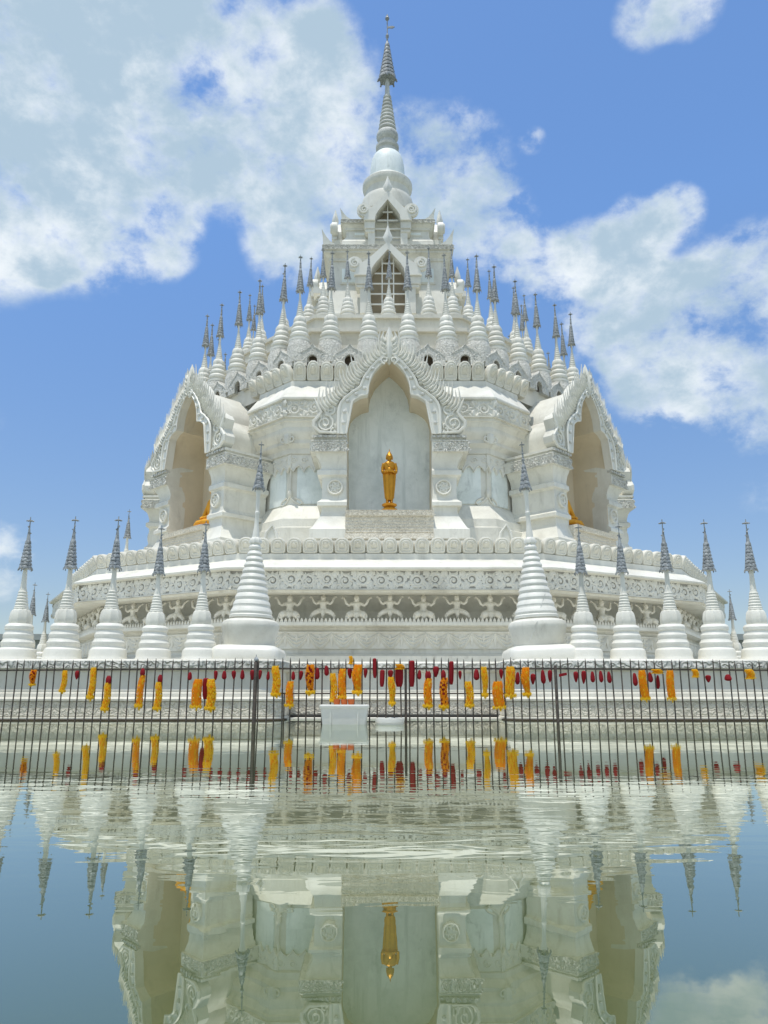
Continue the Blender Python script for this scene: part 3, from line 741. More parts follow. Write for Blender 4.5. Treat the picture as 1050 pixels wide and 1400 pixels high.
for i, (px, ty) in enumerate(((22, 708), (84.5, 707), (147, 707), (209.5, 719), (273, 713), (-40, 708))):
    lb = 'white stupa standing on the front plinth, ' + ('outermost on the left, cut off by the frame edge' if px < 0 else ('next to the large left stupa' if i == 4 else ordn[4 - i] + ' to the left of the large left stupa'))
    if i == 4: lb = 'white small stupa on the front plinth, first to the left of the large left one'
    elif px > 0: lb = 'white small stupa on the front plinth, %s to the left of the large left one' % ordn[4 - i]
    else: continue
    sc = (zat(ty, YS) - ZB) / (zat(708, YS) - ZB)
    put(rowst, used, (xat(px, 900, YS), YS, ZB), random.uniform(0, 3), sc, lb, gr, (random.uniform(-.006, .006), random.uniform(-.008, .008))); used = True
for i, (px, ty) in enumerate(((800.5, 717), (859, 716), (921.5, 711), (981, 711), (1040, 711))):
    sc = (zat(ty, YS) - ZB) / (zat(708, YS) - ZB)
    put(rowst, True, (xat(px, 900, YS), YS, ZB), random.uniform(0, 3), sc, 'white small stupa on the front plinth, %s to the right of the large right one' % ordn[i], gr, (random.uniform(-.006, .006), random.uniform(-.008, .008)))
for px, sd_, nn in ((-40, 'left', 5), (-102, 'left', 6), (1100, 'right', 5), (1161, 'right', 6)):
    put(rowst, True, (xat(px, 900, YS), YS, ZB), random.uniform(0, 3), 1.0, 'white small stupa on the front plinth, %s to the %s of the large %s one' % (ordn[nn], sd_, sd_), gr)
for (px, ty, Y, sc, lb) in ((48, 797, 19.2, 1, 'distant small stupa in the gap between the two leftmost front stupas, nearer one'), (66, 810, 21.3, 1, 'distant small stupa in the gap between the two leftmost front stupas, farther one'), (997, 806, 20.6, 1, 'distant small stupa in the gap between the two rightmost front stupas')):
    z = zat(ty, Y) - (zat(708, YS) - ZB) * sc
    put(rowst, True, (xat(px, ty, Y), Y, z), 1, sc, lb, 'stupas on the far side of the plinth')
Yb = 21.0; hgt = (zat(708, YS) - ZB)
put(rowst, True, (xat(177, 697, Yb), Yb, zat(697, Yb) - hgt * 1.0), .4, 1.0, 'small stupa on the terrace edge at far left behind the side niche', 'stupas on the terrace')

# large pair
YB = 11.95
def bp(px, y): return (wat(px, 860, YB) , zat(y, YB) - zat(902, YB))
def big_stupa():
    root = empty('large_stupa')
    m = MB(); hs = wat(46.5, 890, YB); r = .10
    def rr(h, rad, z, K=5):
        p = []
        for qx, qy, a0 in ((1, -1, -PI / 2), (1, 1, 0), (-1, 1, PI / 2), (-1, -1, PI)):
            for k in range(K + 1):
                a = a0 + PI / 2 * k / K; p.append((qx * (h - rad) + rad * math.cos(a), qy * (h - rad) + rad * math.sin(a), z))
        return p
    zt = bp(0, 883)[1]
    m.loft([rr(hs - .02, .14, -.15), rr(hs, .15, .02), rr(hs, .15, zt - .10), rr(hs - .025, .15, zt - .05), rr(hs - .10, .14, zt - .01), rr(hs - .2, .12, zt)], True, True, True)
    m.build('base_slab', M['smooth'], root, 40)
    m = MB(); m.lathe([bp(*q) for q in ((33, 884), (34, 881), (34.6, 877.5), (36, 873), (37.4, 866), (38.6, 861), (39.3, 857.5), (39.2, 854.5), (37.5, 851), (34, 848.8), (29, 847.2), (26.5, 846.8))], 44); m.build('bowl_body', M['white'], root, 28)
    pr = [(26.5, 848), (27, 846.2), (29.6, 845.4), (29.8, 842.2), (28, 840.6)]; y = 840; N = 10
    for i in range(N):
        R0 = 28.2 - (28.2 - 10.2) * (i / (N - 1)) ** .85
        st = 10.2 - i * .32
        pr += [(R0, y), (R0 + .35, y - st * .25), (R0 - .7, y - st * .55), (R0 - 2.6, y - st * .86), (R0 - 2.7, y - st * .98)]; y -= st
    m = MB(); m.lathe([bp(*q) for q in pr + [(8.4, y - .3)]], 40); m.build('ringed_cone', M['smooth'], root, 25)
    m = MB(); m.lathe([bp(*q) for q in ((7, y + 1), (8.6, y - 1), (8.8, y - 4), (7, y - 7), (6, y - 8))], 24)
    ye = y - 8
    m.lathe([bp(*q) for q in ((6.2, ye + .5), (8, ye - 1.5), (8.2, ye - 5), (6.8, ye - 8), (5.2, ye - 9.5))], 24, (0, 0), 0, 8, .08)
    m.lathe([bp(*q) for q in ((5.2, ye - 9), (4.6, ye - 16), (3.4, ye - 24), (2.9, ye - 40), (3.3, ye - 41), (3.3, ye - 44), (2.7, ye - 45), (2.6, 680), (3.8, 674), (4.4, 671), (2.2, 669), (1.5, 660))], 18)
    m.build('spire', M['smooth'], root, 28)
    m = MB(); umbrella_mesh(m, bp(0, 666)[1], bp(0, 633)[1], wat(7.4, 650, YB), wat(2.0, 650, YB), 6, 18); m.build('metal_umbrella', M['metal'], root, 30)
    m = MB(); z0, z1 = bp(0, 636)[1], bp(0, 603)[1]; m.tube([(0, 0, z0), (0, 0, z1 - .06)], [.017, .008], 6); star(m, z1 - .06, .05)
    m.ell((0, 0, z0 + .09), (.028, .028, .03), 8, 5); m.ell((0, 0, z0 + .2), (.02, .02, .02), 8, 5)
    m.build('star_finial', M['metal'], root, 30)
    return root
bs = big_stupa(); zb = zat(902, YB)
tag(bs, 'large white ringed stupa on the plinth corner left of the centre', 'stupa', 'pair of large stupas flanking the gate')
bs.location = (xat(340, 895, YB), YB, zb); bs.rotation_euler = (0, math.radians(1.2), 0)
b2 = copy_tree(bs); b2.location = (xat(738, 895, YB), YB, zb); b2.rotation_euler = (0, math.radians(-2.3), .3 * 0)
tag(b2, 'large white ringed stupa with a hairline crack, right of the centre', 'stupa')
m = MB()                                        # the crack on the right one
cp = []
for i in range(15):
    u = i / 14; y = 881 - 66 * u; px = -20 + 30 * u + random.uniform(-1.2, 1.2)
    R0 = 39.3 if y > 850 else 28.6 - (28.2 - 10.2) * (max(0, 840 - y) / 90) ** .85 if y < 846 else 31
    R0 += .25; px_ = max(-R0 * .95, min(R0 * .95, px)); r = R0 * wat(1, 860, YB)
    a = math.asin(px_ / R0); cp.append((r * math.sin(a), -r * math.cos(a), zat(y, YB) - zb))
m.tube(cp, .0035, 4); m.build('crack', M['spire'], b2, 0)

# ring stupas on the drum roof
def ring_stupa():
    root = empty('miniature_stupa')
    m = MB(); m.lathe([(.42, -.5), (.42, -.02), (.40, .05), (.37, .12), (.365, .19), (.30, .2)], 28); m.build('carved_foot', M['finecarved'], root, 28)
    m = MB(); pr = [(.34, .17), (.37, .19), (.37, .245), (.31, .27), (.29, .32)]
    z = .32
    for i in range(3):
        r = .33 - i * .038; pr += [(r * .92, z), (r, z + .03), (r, z + .085), (r * .88, z + .125), (r * .84, z + .155)]; z += .16
    m.lathe(pr + [(.2, z + .01)], 28); m.build('ringed_base', M['white'], root, 28)
    m = MB(); m.lathe([(.205, z), (.215, z + .04), (.205, z + .12), (.17, z + .18), (.12, z + .215)], 28, (0, 0), 0, 7, .05); m.build('lotus_bell', M['white'], root, 30)
    z += .20; pr = [(.12, z), (.135, z + .02)]
    for i in range(6):
        r = .128 - i * .012; pr += [(r, z + .03), (r + .005, z + .05), (r - .016, z + .075), (r - .018, z + .08)]; z += .070
    pr += [(.052, z + .03), (.058, z + .06), (.042, z + .10), (.034, z + .2), (.026, 2.1)]
    m = MB(); m.lathe(pr, 20); m.build('spire', M['white'], root, 28)
    m = MB(); umbrella_mesh(m, 1.86, 2.56, .130, .045, 8, 18); m.build('metal_umbrella', M['metal'], root, 30)
    m = MB(); m.tube([(0, 0, 2.58), (0, 0, 2.96)], [.04, .013], 6); star(m, 2.93, .085); m.ell((0, 0, 2.74), (.035, .035, .035), 8, 5); m.build('star_finial', M['metal'], root, 30)
    return root
rs = ring_stupa(); used = False
def ring_pts(a, ts, mx):
    pts = []
    for k in (0, 1, -1, 2, -2, 3, -3):
        for x in list(ts) + [a * math.tan(PI / 8)]:
            p = rotz(k * PI / 4) @ Vector((x, -a, 0)); t = math.degrees(math.atan2(p.x, -p.y))
            if abs(t) < mx: pts.append((t, p))
    pts.sort(key=lambda q: q[0]); return pts
ZR1 = zp(478, 5.95)
for (a, per, mx, z, sc, gname, nm) in ((5.95, (-1.62, -.54, .54, 1.62), 113, ZR1, 1.0, 'stupas of the outer ring on the drum roof', 'outer'), (4.65, (-1.2, 0, 1.2), 113, ZPL, .83, 'stupas of the inner ring around the square tower', 'inner')):
    pts = ring_pts(a, per, mx); left = [q for q in pts if q[0] < -1][::-1]; right = [q for q in pts if q[0] > 1]; mid = [q for q in pts if abs(q[0]) <= 1]
    for side, lst in (('left', left), ('right', right), ('mid', mid)):
        for i, (t, p) in enumerate(lst):
            if side == 'mid': lb = 'white small stupa of the inner ring directly before the tall tower window'
            else: lb = 'white small stupa of the %s ring on the roof, %s to the %s of centre' % (nm, ordn[i], side)
            put(rs, used, (XT + p.x, L + p.y, z), random.uniform(0, 3), sc * random.uniform(.97, 1.03), lb, gname, (random.uniform(-.02, .02), random.uniform(-.02, .02))).scale.xy *= .86; used = True

# ================================================================ STATUES
def standing_statue():
    m = MB(); H = 1.43
    # pedestal is separate; feet at 0
    T = lambda pts, rad, n=12, fl=1.0: m.tube(pts, rad, n, 0, fl)
    for s in (-1, 1):
        m.ell((s * .065, -.05, .03), (.045, .10, .03)); T([(s * .06, 0, .02), (s * .06, 0, .2)], [.045, .055])
    m.loft([[(rx * math.cos(2 * PI * k / 20), ry * math.sin(2 * PI * k / 20), z) for k in range(20)] for rx, ry, z in
            ((.112, .075, .09), (.118, .08, .12), (.128, .085, .3), (.145, .092, .5), (.165, .10, .65), (.155, .095, .76), (.145, .09, .84), (.165, .10, .93), (.175, .10, 1.0), (.165, .085, 1.05), (.10, .06, 1.085))], True, True, True)
    for s in (-1, 1):   # robe edges falling from the forearms
        T([(s * .185, .0, .80), (s * .16, .0, .5), (s * .125, .0, .14)], [.03, .026, .018], 8)
        T([(s * .175, 0, 1.03), (s * .21, -.01, .92), (s * .215, -.03, .80)], [.052, .048, .042])
        T([(s * .215, -.03, .80), (s * .15, -.12, .79), (s * .06, -.16, .80)], [.042, .034, .026])
        m.ell((s * .05, -.165, .795), (.04, .028, .025))
        for q in range(4): T([(s * .06, -.17, .785 + .012 * q), (s * .03, -.195, .78 + .014 * q), (s * .002, -.195, .782 + .013 * q)], [.0095, .009, .007], 6)
        T([(s * .06, -.16, .82), (s * .045, -.185, .85)], [.011, .008], 6)
    m.ell((0, -.145, .845), (.075, .06, .05))           # alms bowl
    T([(0, 0, 1.06), (0, -.005, 1.13)], [.066, .056])
    m.ell((0, -.012, 1.195), (.094, .086, .098), 18, 12); m.ell((0, -.035, 1.14), (.062, .058, .042))
    m.ell((0, -.105, 1.185), (.015, .020, .024)); m.ell((0, -.094, 1.142), (.030, .014, .009)); m.ell((0, -.088, 1.118), (.03, .02, .016))
    for q in (-1, 1):
        m.ell((q * .036, -.092, 1.208), (.022, .010, .007)); m.ell((q * .036, -.09, 1.226), (.028, .010, .006)); m.ell((q * .098, -.005, 1.175), (.014, .022, .058))
    m.ell((0, .0, 1.245), (.098, .088, .055)); m.ell((0, 0, 1.292), (.06, .055, .045)); T([(0, 0, 1.31), (.004, 0, 1.36), (0, 0, 1.43)], [.028, .016, .005])
    T([(-.10, -.085, 1.04), (0, -.11, .93), (.12, -.095, .88)], [.012, .012, .012], 6)
    T([(0, -.095, .72), (0, -.10, .4), (0, -.09, .13)], [.016, .014, .012], 6)
    return fuse(m, .0085, 2)
def seated_statue():
    m = MB(); T = lambda pts, rad, n=12, fl=1.0: m.tube(pts, rad, n, 0, fl)
    m.ell((0, .02, .12), (.36, .30, .13)); 
    for s in (-1, 1):
        T([(s * .12, .05, .15), (s * .36, -.12, .13), (s * .42, -.2, .12)], [.13, .11, .09]); T([(s * .42, -.2, .12), (s * .15, -.33, .13), (-s * .08, -.34, .15)], [.09, .075, .05]); m.ell((-s * .14, -.34, .17), (.09, .05, .035))
        T([(s * .22, .05, .72), (s * .30, .0, .52), (s * .27, -.1, .34)], [.075, .065, .05]); T([(s * .27, -.1, .34), (s * .14, -.25, .27), (s * .04, -.28, .26)], [.05, .042, .034])
        for q in range(4): T([(s * .04, -.28 + .012 * q, .265), (-s * .03, -.31 + .014 * q, .262)], [.012, .008], 6)
        T([(s * .05, -.25, .28), (s * .01, -.28, .305)], [.013, .009], 6)
        m.ell((s * .105, .02, .99), (.014, .024, .06)); m.ell((s * .04, -.088, 1.03), (.02, .012, .008))
    m.loft([[(rx * math.cos(2 * PI * k / 20), .03 + ry * math.sin(2 * PI * k / 20), z) for k in range(20)] for rx, ry, z in ((.25, .19, .12), (.22, .17, .3), (.19, .14, .42), (.22, .15, .58), (.25, .15, .70), (.20, .12, .78), (.08, .08, .84))], True, True, True)
    T([(0, .03, .80), (0, .02, .92)], [.075, .068]); m.ell((0, .01, 1.01), (.10, .11, .13), 16, 10); m.ell((0, -.105, 1.0), (.016, .022, .028)); m.ell((0, -.09, .945), (.032, .016, .011))
    m.ell((0, .03, 1.09), (.105, .10, .07)); m.ell((0, .03, 1.15), (.065, .065, .055)); T([(0, .03, 1.18), (0, .03, 1.32)], [.03, .005])
    return fuse(m, .014, 2)
zn = zat(697, 17.72); yst = 17.98
st = empty('standing_statue', (XT + .0, yst, zn)); tag(st, 'gilded standing robed statue holding a bowl in the central niche', 'statue')
me = standing_statue(); o = mesh_obj('robed_body', me, M['gold'], st); zl = .20
sc = (zat(613, yst) - zn - zl) / 1.43; o.scale = (sc * .80, sc, sc); o.location = (0, 0, zl)
m = MB(); m.lathe([(.17, 0), (.19, .03), (.185, .07), (.13, .095), (.12, .12), (.165, .15), (.18, .185), (.16, .202), (.02, .202)], 28, (0, 0), 0, 14, .035); m.build('lotus_stand', M['gold'], st)
sm = seated_statue()
for k, lb in ((-1, 'golden seated statue in the left angled niche, mostly hidden by the pier'), (1, 'golden seated statue in the right angled niche, only a knee showing')):
    p = rotz(k * PI / 4) @ Vector((-k * .24, -7.05, 0))
    s_ = empty('seated_statue', (XT + p.x, L + p.y, zn), None, k * PI / 4); tag(s_, lb, 'statue', 'seated statues in the angled niches')
    o = mesh_obj('robed_body', sm, M['goldcloth'], s_); o.scale = (1.05, 1.05, 1.05); o.location = (0, 0, .10)
    m = MB(); m.lathe([(.50, 0), (.52, .03), (.48, .07), (.46, .11), (.02, .11)], 28, (0, 0), 0, 14, .03); m.build('cushion', M['goldcloth'], s_)

# ================================================================ PLINTH
YPF = 11.1
xl, xr = xat(384, 960, YPF), xat(695, 960, YPF); YC = 12.1
def arc(cx, cy, r, a0, a1, n=5): return [(cx + r * math.cos(a0 + (a1 - a0) * i / n), cy + r * math.sin(a0 + (a1 - a0) * i / n)) for i in range(n + 1)]
XE = 10.1
path = [(-XE, 44), (-XE, YPF + .1)] + [(-XE + .1, YPF)] + [(xl - .3, YPF)] + arc(xl - .3, YPF + .3, .3, -PI / 2, 0)[1:] + [(xl, YC), (xr, YC)] + arc(xr + .3, YPF + .3, .3, PI, 1.5 * PI)[:-1] + [(xr + .3, YPF), (XE - .1, YPF), (XE, YPF + .1), (XE, 44)]
zz = lambda y: zat(y, YPF)
PP = [(0, -.6), (0, zz(983.5)), (.03, zz(983)), (.03, zz(981)), (0, zz(980)), (0, zz(959)), (.03, zz(958)), (.03, zz(955.5)), (-.005, zz(953)), (-.015, zz(948)), (-.03, zz(946.5)), (-.03, zz(943.5)), (-.055, zz(941.5)), (-.06, zz(940)), (-.06, zz(917.5)), (-.02, zz(916)), (-.005, zz(914)), (-.005, zz(903)), (-.03, zz(901)), (-.1, zz(900.5))]
plinth = empty('plinth', (0, YPF, 0)); tag(plinth, 'long white moulded plinth in the water carrying the row of small stupas', 'plinth')
def shift(o): o.location = (0, -YPF, 0); return o
mb = MB(); mb.sweep(path, PP, False); 
zc_ = zz(900.5) - .003
for (x0, x1, y0, y1) in ((-XE + .09, xl - .1, YPF + .09, YC + .11), (xr + .1, XE - .09, YPF + .09, YC + .11), (-XE + .09, XE - .09, YC + .11, 44)):
    mb.add([(x0, y0, zc_), (x1, y0, zc_), (x1, y1, zc_), (x0, y1, zc_)], [(0, 1, 2, 3)])
shift(mb.build('plinth_wall', M['stone'], plinth, 30))
mb = MB(); mb.sweep(path, [(.004, zz(979.5)), (.012, zz(979)), (.012, zz(960)), (.004, zz(959.5))], False); shift(mb.build('carved_base_band', M['oldstone'], plinth, 30))
mb = MB(); mb.sweep(path, [(-.004, zz(913.8)), (.015, zz(913.2)), (.015, zz(903.8)), (-.004, zz(903.2))], False); shift(mb.build('carved_rim', M['carved'], plinth, 30))
mb = MB(); mb.sweep(path, [(.02, zz(986.5)), (.05, zz(985.5)), (.05, zz(983.8)), (.02, zz(983.4))], False); shift(mb.build('dark_waterline', M['dark_brown'], plinth, 30))  # dark brown strip along the waterline
# step at the foot of the recessed wall
mb = MB(); mb.box(xl - .1, xr + .1, 11.45, YC + .05, -.5, zat(982, 11.45)); mb.box(xl - .05, xr + .05, 11.9, YC + .05, zat(982, 11.45), zat(978, 11.9), 1)  # upper block coloured black for the shade of the gap above the step
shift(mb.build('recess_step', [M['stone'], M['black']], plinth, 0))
# rod across the recess
mb = MB(); zr = zat(948, 11.3); mb.tube([(xl - .15, 11.3, zr), (xr + .15, 11.3, zr)], .010, 6)
for x in (xl + .02, xr - .02): mb.tube([(x, 11.3, zr), (x, 11.3, -.3)], .010, 6)
tag(mb.build('pipe_rail', M['iron'], None), 'thin dark pipe rail across the recess behind the gate', 'rail')
# perimeter wall far behind
for sx, px, lb in ((-1, 0, 'grey low boundary wall beyond the plinth at far left'), (1, 1050, 'grey low boundary wall beyond the plinth at far right')):
    w = empty('boundary_wall', (sx * 20, 30, 0)); tag(w, lb, 'wall', 'boundary walls behind the pagoda')
    m = MB(); m.box(-8, 8, -.2, .2, -.5, zat(876, 30)); m.build('wall_panel', M['grey'], w, 0)
    m = MB(); m.prism([(-8.2, zat(876, 30)), (8.2, zat(876, 30)), (8.0, zat(868, 30)), (-8.0, zat(868, 30))], -.5, .5); m.build('coping', M['grey'], w, 0)

# ================================================================ FENCE
XL_, XM, XR_ = xat(347, 989, 10), xat(555, 989, 10), xat(763, 989, 10)
ZT, ZRAIL = zat(900, 10), zat(914, 10)
def picket_mesh():
    m = MB(); m.lathe([(.0092, -.45), (.0092, ZT - .05), (.008, ZT - .04), (.002, ZT)], 6); return m
pk = None
def fence_panel(a, b, name, label, cat, n, skip_ends=True):
    global pk
    root = empty(name, (a[0], a[1], 0)); tag(root, label, cat)
    d = Vector((b[0] - a[0], b[1] - a[1])); ln = d.length; root.rotation_euler = (0, 0, math.atan2(d.y, d.x))
    for i in range(n):
        x = ln * (i + .5) / n + random.uniform(-.003, .003)
        if pk is None: pk = picket_mesh().build('picket', M['iron'], root, 30); o = pk
        else: o = link_copy(pk, root)
        o.location = (x + random.uniform(-.006, .006), 0, random.uniform(-.016, .016)); o.rotation_euler = (random.uniform(-.02, .02), random.choice((random.uniform(-.008, .008), random.uniform(-.022, .022))), random.uniform(0, 6))
    m = MB(); m.box(.012, ln - .012, .008, .028, ZRAIL - .012, ZRAIL + .010); m.build('top_rail', M['iron'], root, 0)
    m = MB(); m.box(.012, ln - .012, .008, .028, -.25, -.22); m.build('bottom_rail', M['iron'], root, 0)
    return root, ln
YE = 10.85; XEL, XER = xat(-45, 985, YE), xat(1095, 985, YE)
fence_panel((XEL, YE), (XL_, 10), 'metal_fence', 'long dark metal fence run left of the ball-topped post', 'fence', 34)
fence_panel((XL_, 10), (XM, 10), 'fence_gate', 'dark metal gate leaf between the ball-topped post and middle post', 'gate', 19)
fence_panel((XM, 10), (XR_, 10), 'fence_gate', 'dark metal gate leaf right of the thin middle post', 'gate', 19)
fence_panel((XR_, 10), (XER, YE), 'metal_fence', 'long dark metal fence run right of the gate', 'fence', 29)
fence_panel((XEL - 1.4, YE), (XEL, YE), 'metal_fence', 'short end run of dark metal fence at the far left', 'fence', 12)
fence_panel((XER, YE), (XER + 1.4, YE), 'metal_fence', 'short end run of dark metal fence at the far right', 'fence', 12)
def post(x, r, zt, ball, lb):
    m = MB(); m.lathe([(r, -.5), (r, zt), (r * .8, zt + .01)], 10); o = m.build('fence_post', M['iron'], None, 30); o.location = (x, 10, 0); tag(o, lb, 'post')
    if ball:
        m = MB(); m.lathe([(.010, zt), (.012, zt + .01), (.026, zt + .02), (.030, zt + .035), (.022, zt + .055), (.006, zt + .07), (.004, zt + .09), (.001, zt + .1)], 12); m.build('ball_cap', M['metal'], o)
post(XL_, .026, ZT - .05, True, 'thicker dark fence post with a silver ball cap')
post(XM, .016, ZRAIL + .0, False, 'thin plain dark gate post in the middle of the fence')
post(XR_, .020, ZRAIL + .03, False, 'plain dark fence post carrying a small red flag of petals')

# ================================================================ GARLANDS AND BUDS
def fy(x):                                     # depth of the fence line at image column x
    if x < 347: return 10 + (YE - 10) * (347 - x) / (347 + 45)
    if x > 763: return 10 + (YE - 10) * (x - 763) / (1095 - 763)
    return 10.0
def tuft(m, c, r, d, mi):                      # a ruffled flower head with pointed petals, facing d
    d = Vector(d).normalized(); u = d.cross(Vector((0, 0, 1)) if abs(d.z) < .9 else Vector((1, 0, 0))).normalized(); w = d.cross(u)
    c = Vector(c); K = 6
    for rr, hh, ph in ((1.15, .25, 0), (.75, .75, .4)):
        vs = [c + d * r * (hh + .15)]
        for k in range(K * 2):
            a = PI * k / K + ph; tip = k % 2 == 0; q = rr * (1.0 if tip else .5) * random.uniform(.85, 1.15)
            vs.append(c + (u * math.cos(a) + w * math.sin(a)) * r * q + d * r * (hh + (.55 if tip else 0)))
        m.add(vs, [(0, k + 1, (k + 1) % (K * 2) + 1) for k in range(K * 2)], mi)
def garland_mesh(kind):
    """unit garland: 1 tall hanging from z=0 to z=-1, 0.36 wide"""
    m = MB(); R0 = {'full': .17, 'taper': .17, 'wide': .30}[kind]; rows = 13
    m.tube([(0, 0, 0), (0, 0, -.95)], [R0 * .5, R0 * .5], 8, 1)
    wob = random.uniform(.02, .04); ph0 = random.uniform(0, 6)
    for j in range(rows):
        u = j / (rows - 1); z = -.03 - .84 * u; ox = wob * math.sin(5 * u + ph0)
        R_ = R0 * ((math.sin(PI * (.22 + .55 * u)) if kind == 'taper' else 1.0) * (1.15 - .75 * max(0, u - .3) if kind == 'taper' else 1))
        if kind != 'taper': R_ *= (.72 if j == 0 else .9 if j in (1, rows - 1) else 1) * random.uniform(.94, 1.06)
        n = 9 if kind != 'wide' else 13
        for k in range(n):
            a = 2 * PI * (k + .5 * (j % 2)) / n + random.uniform(-.15, .15); c, s = math.cos(a), math.sin(a)
            ry = R_ * (.62 if kind == 'wide' else 1)
            q = random.random(); mi = 0 if q < .84 else 1
            tuft(m, (ox + R_ * .72 * c, ry * .72 * s, z + random.uniform(-.012, .012)), .058 if kind != 'wide' else .062, (c, s, random.uniform(-.3, .3)), mi)
    for k in range(14):
        a = 2 * PI * k / 14; rr = R0 * (1.12 if kind != 'taper' else .85)
        tuft(m, (rr * .8 * math.cos(a), rr * .7 * math.sin(a), -.925 - .03 * (k % 2)), .075, (math.cos(a), math.sin(a), -.3), 2)
    for q in range(2): tuft(m, (random.uniform(-.06, .06), 0, -.97 - .05 * q), .08, (0, -.9, -.4), 2)
    return m
GM = {}
for kd in ('full', 'taper', 'wide'):
    for cn, mats in (('orange', ('orange', 'yellow', 'yellow')), ('yellow', ('yellow', 'orange', 'yellow')), ('mixed', ('orange', 'red', 'yellow'))):
        if (kd, cn) in (('wide', 'mixed'),): continue
        o = garland_mesh(kd).build('garland', [M[x] for x in mats], None, 0); GM[kd, cn] = o.data; bpy.data.objects.remove(o)
sections = {'a': 'left of the ball post', 'b': 'on the left gate leaf', 'c': 'on the right gate leaf', 'd': 'right of the gate'}
def sec(x): return 'a' if x < 347 else 'b' if x < 555 else 'c' if x < 763 else 'd'
G = [(90, 917, 946, 'full', 'yellow', 8, 0), (129, 913, 955, 'full', 'yellow', 9, 0), (148.6, 934, 971, 'full', 'yellow', 10, 1), (195, 924, 967, 'full', 'orange', 9.5, 1), (218, 933, 970, 'full', 'yellow', 10, 1),
     (271, 929, 968, 'wide', 'orange', 16, 0), (290, 929, 970, 'full', 'yellow', 13, 0), (377.6, 911, 951, 'full', 'yellow', 12, 0), (397, 932, 966, 'full', 'orange', 11, 0), (424, 909, 948, 'taper', 'mixed', 14, 0),
     (456, 921, 959, 'full', 'yellow', 10, 0), (468, 915, 955, 'full', 'orange', 11, 0), (489, 909, 948, 'taper', 'orange', 15, 0), (535, 926, 963, 'taper', 'yellow', 11, 0), (585.5, 928, 967, 'full', 'orange', 12, 1),
     (607.5, 927, 968, 'full', 'mixed', 12, 1), (641, 932, 966, 'full', 'yellow', 11.5, 0), (662, 912, 952, 'taper', 'yellow', 10, 0), (680, 932, 969, 'wide', 'orange', 18, 0), (697, 912, 953, 'wide', 'yellow', 16, 0),
     (718, 913, 951, 'taper', 'orange', 13, 0), (877, 917, 957, 'wide', 'mixed2', 14, 0), (915.5, 917, 957, 'wide', 'orange', 13, 0), (546.5, 908, 915, 'cap', 'yellow', 12, 0), (480, 897, 908, 'cap', 'yellow', 6, 0),
     (950, 915, 926, 'cap', 'yellow', 9, 0), (1024, 915, 928, 'cap', 'yellow', 12, 0), (46, 916, 937, 'taper', 'mixed', 10, 0), (898, 915, 921, 'cap', 'yellow', 16, 0)]
G.sort()
cnt = {}
for (x, y0, y1, kd, cn, wpx, red) in G:
    Y = fy(x) - .045; s = sec(x); cap = kd == 'cap'
    nm = ('short_garland' if cap else 'flower_garland'); words = {'orange': 'orange', 'yellow': 'yellow', 'mixed': 'orange and red', 'mixed2': 'orange and yellow'}[cn]
    h = zat(y0, Y) - zat(y1, Y); w = wat(wpx, y0, Y)
    root = empty(nm, (xat(x, y0, Y), Y, zat(y0, Y)))
    ad = 'short' if cap else {'full': 'long', 'taper': 'tapering', 'wide': 'wide'}[kd]
    key = (s, ad, words); cnt[key] = cnt.get(key, 0) + 1
    cnt_total = sum(1 for g in G if sec(g[0]) == s and ('short' if g[3] == 'cap' else {'full': 'long', 'taper': 'tapering', 'wide': 'wide'}[g[3]]) == ad and {'orange': 'orange', 'yellow': 'yellow', 'mixed': 'orange and red', 'mixed2': 'orange and yellow'}[g[4]] == words)
    lb = '%s %s marigold garland %s' % (ad, words, sections[s])
    if cnt_total > 1: lb += ', ' + ordn[cnt[key] - 1] + ' from left'
    tag(root, lb, 'garland', 'marigold garlands hung on the fence')
    data = GM['full' if cap else kd, 'orange' if cn == 'mixed2' else cn]
    o = bpy.data.objects.new('flower_string', data); COL.objects.link(o); o.parent = root
    base_w = {'full': .40, 'taper': .42, 'wide': .68, 'cap': .40}[kd]
    sx = w / base_w
    o.scale = (sx, min(sx, .3), h); o.rotation_euler = (0, random.uniform(-.05, .05) - (x - 525) / 525 * .05, random.uniform(0, .5))
    if red:
        m = MB(); 
        for q in range(3): m.lathe([(.004, .10), (.022, .07), (.026, .03), (.018, -.01), (.004, -.02)], 8, (random.uniform(-.02, .02), random.uniform(-.01, .01)))
        m.build('red_topknot', M['red'], root, 40)
R_ = [(106, 917, 929, 6), (260, 919, 930, 5.5), (282, 927, 956, 7.5), (295, 917, 930, 5), (307, 917, 929, 6), (319.6, 917, 929, 5.5), (331.5, 916, 929, 5.5), (345, 916, 930, 6), (356, 916, 929, 4.5), (367, 918, 930, 4.5),
      (401, 918, 930, 5), (412, 917, 930, 5), (434, 913, 929, 6), (446, 910, 924, 6), (478, 914, 928, 6), (500, 914, 927, 5), (512, 900, 927, 5), (523, 916, 939, 6), (534, 916, 928, 7), (546, 912, 939, 10), (563, 903, 939, 7),
      (573.6, 916, 929, 5), (596, 911, 926, 8), (617, 904, 936, 6), (629, 917, 929, 4.5), (651, 915, 930, 7.5), (685, 915, 928, 5), (708, 919, 936, 6), (729, 921, 936, 6.5), (741.6, 916, 935, 6), (752, 916, 933, 5.5),
      (787, 918, 933, 6), (798, 917, 935, 6), (809.6, 918, 933, 5.5), (820.7, 917, 933, 5.5), (832, 918, 934, 5.5), (867, 920, 938, 6), (888, 919, 933, 6), (899, 923, 942, 5), (968, 923, 933, 7), (995, 922, 931, 9)]
BUD = {}
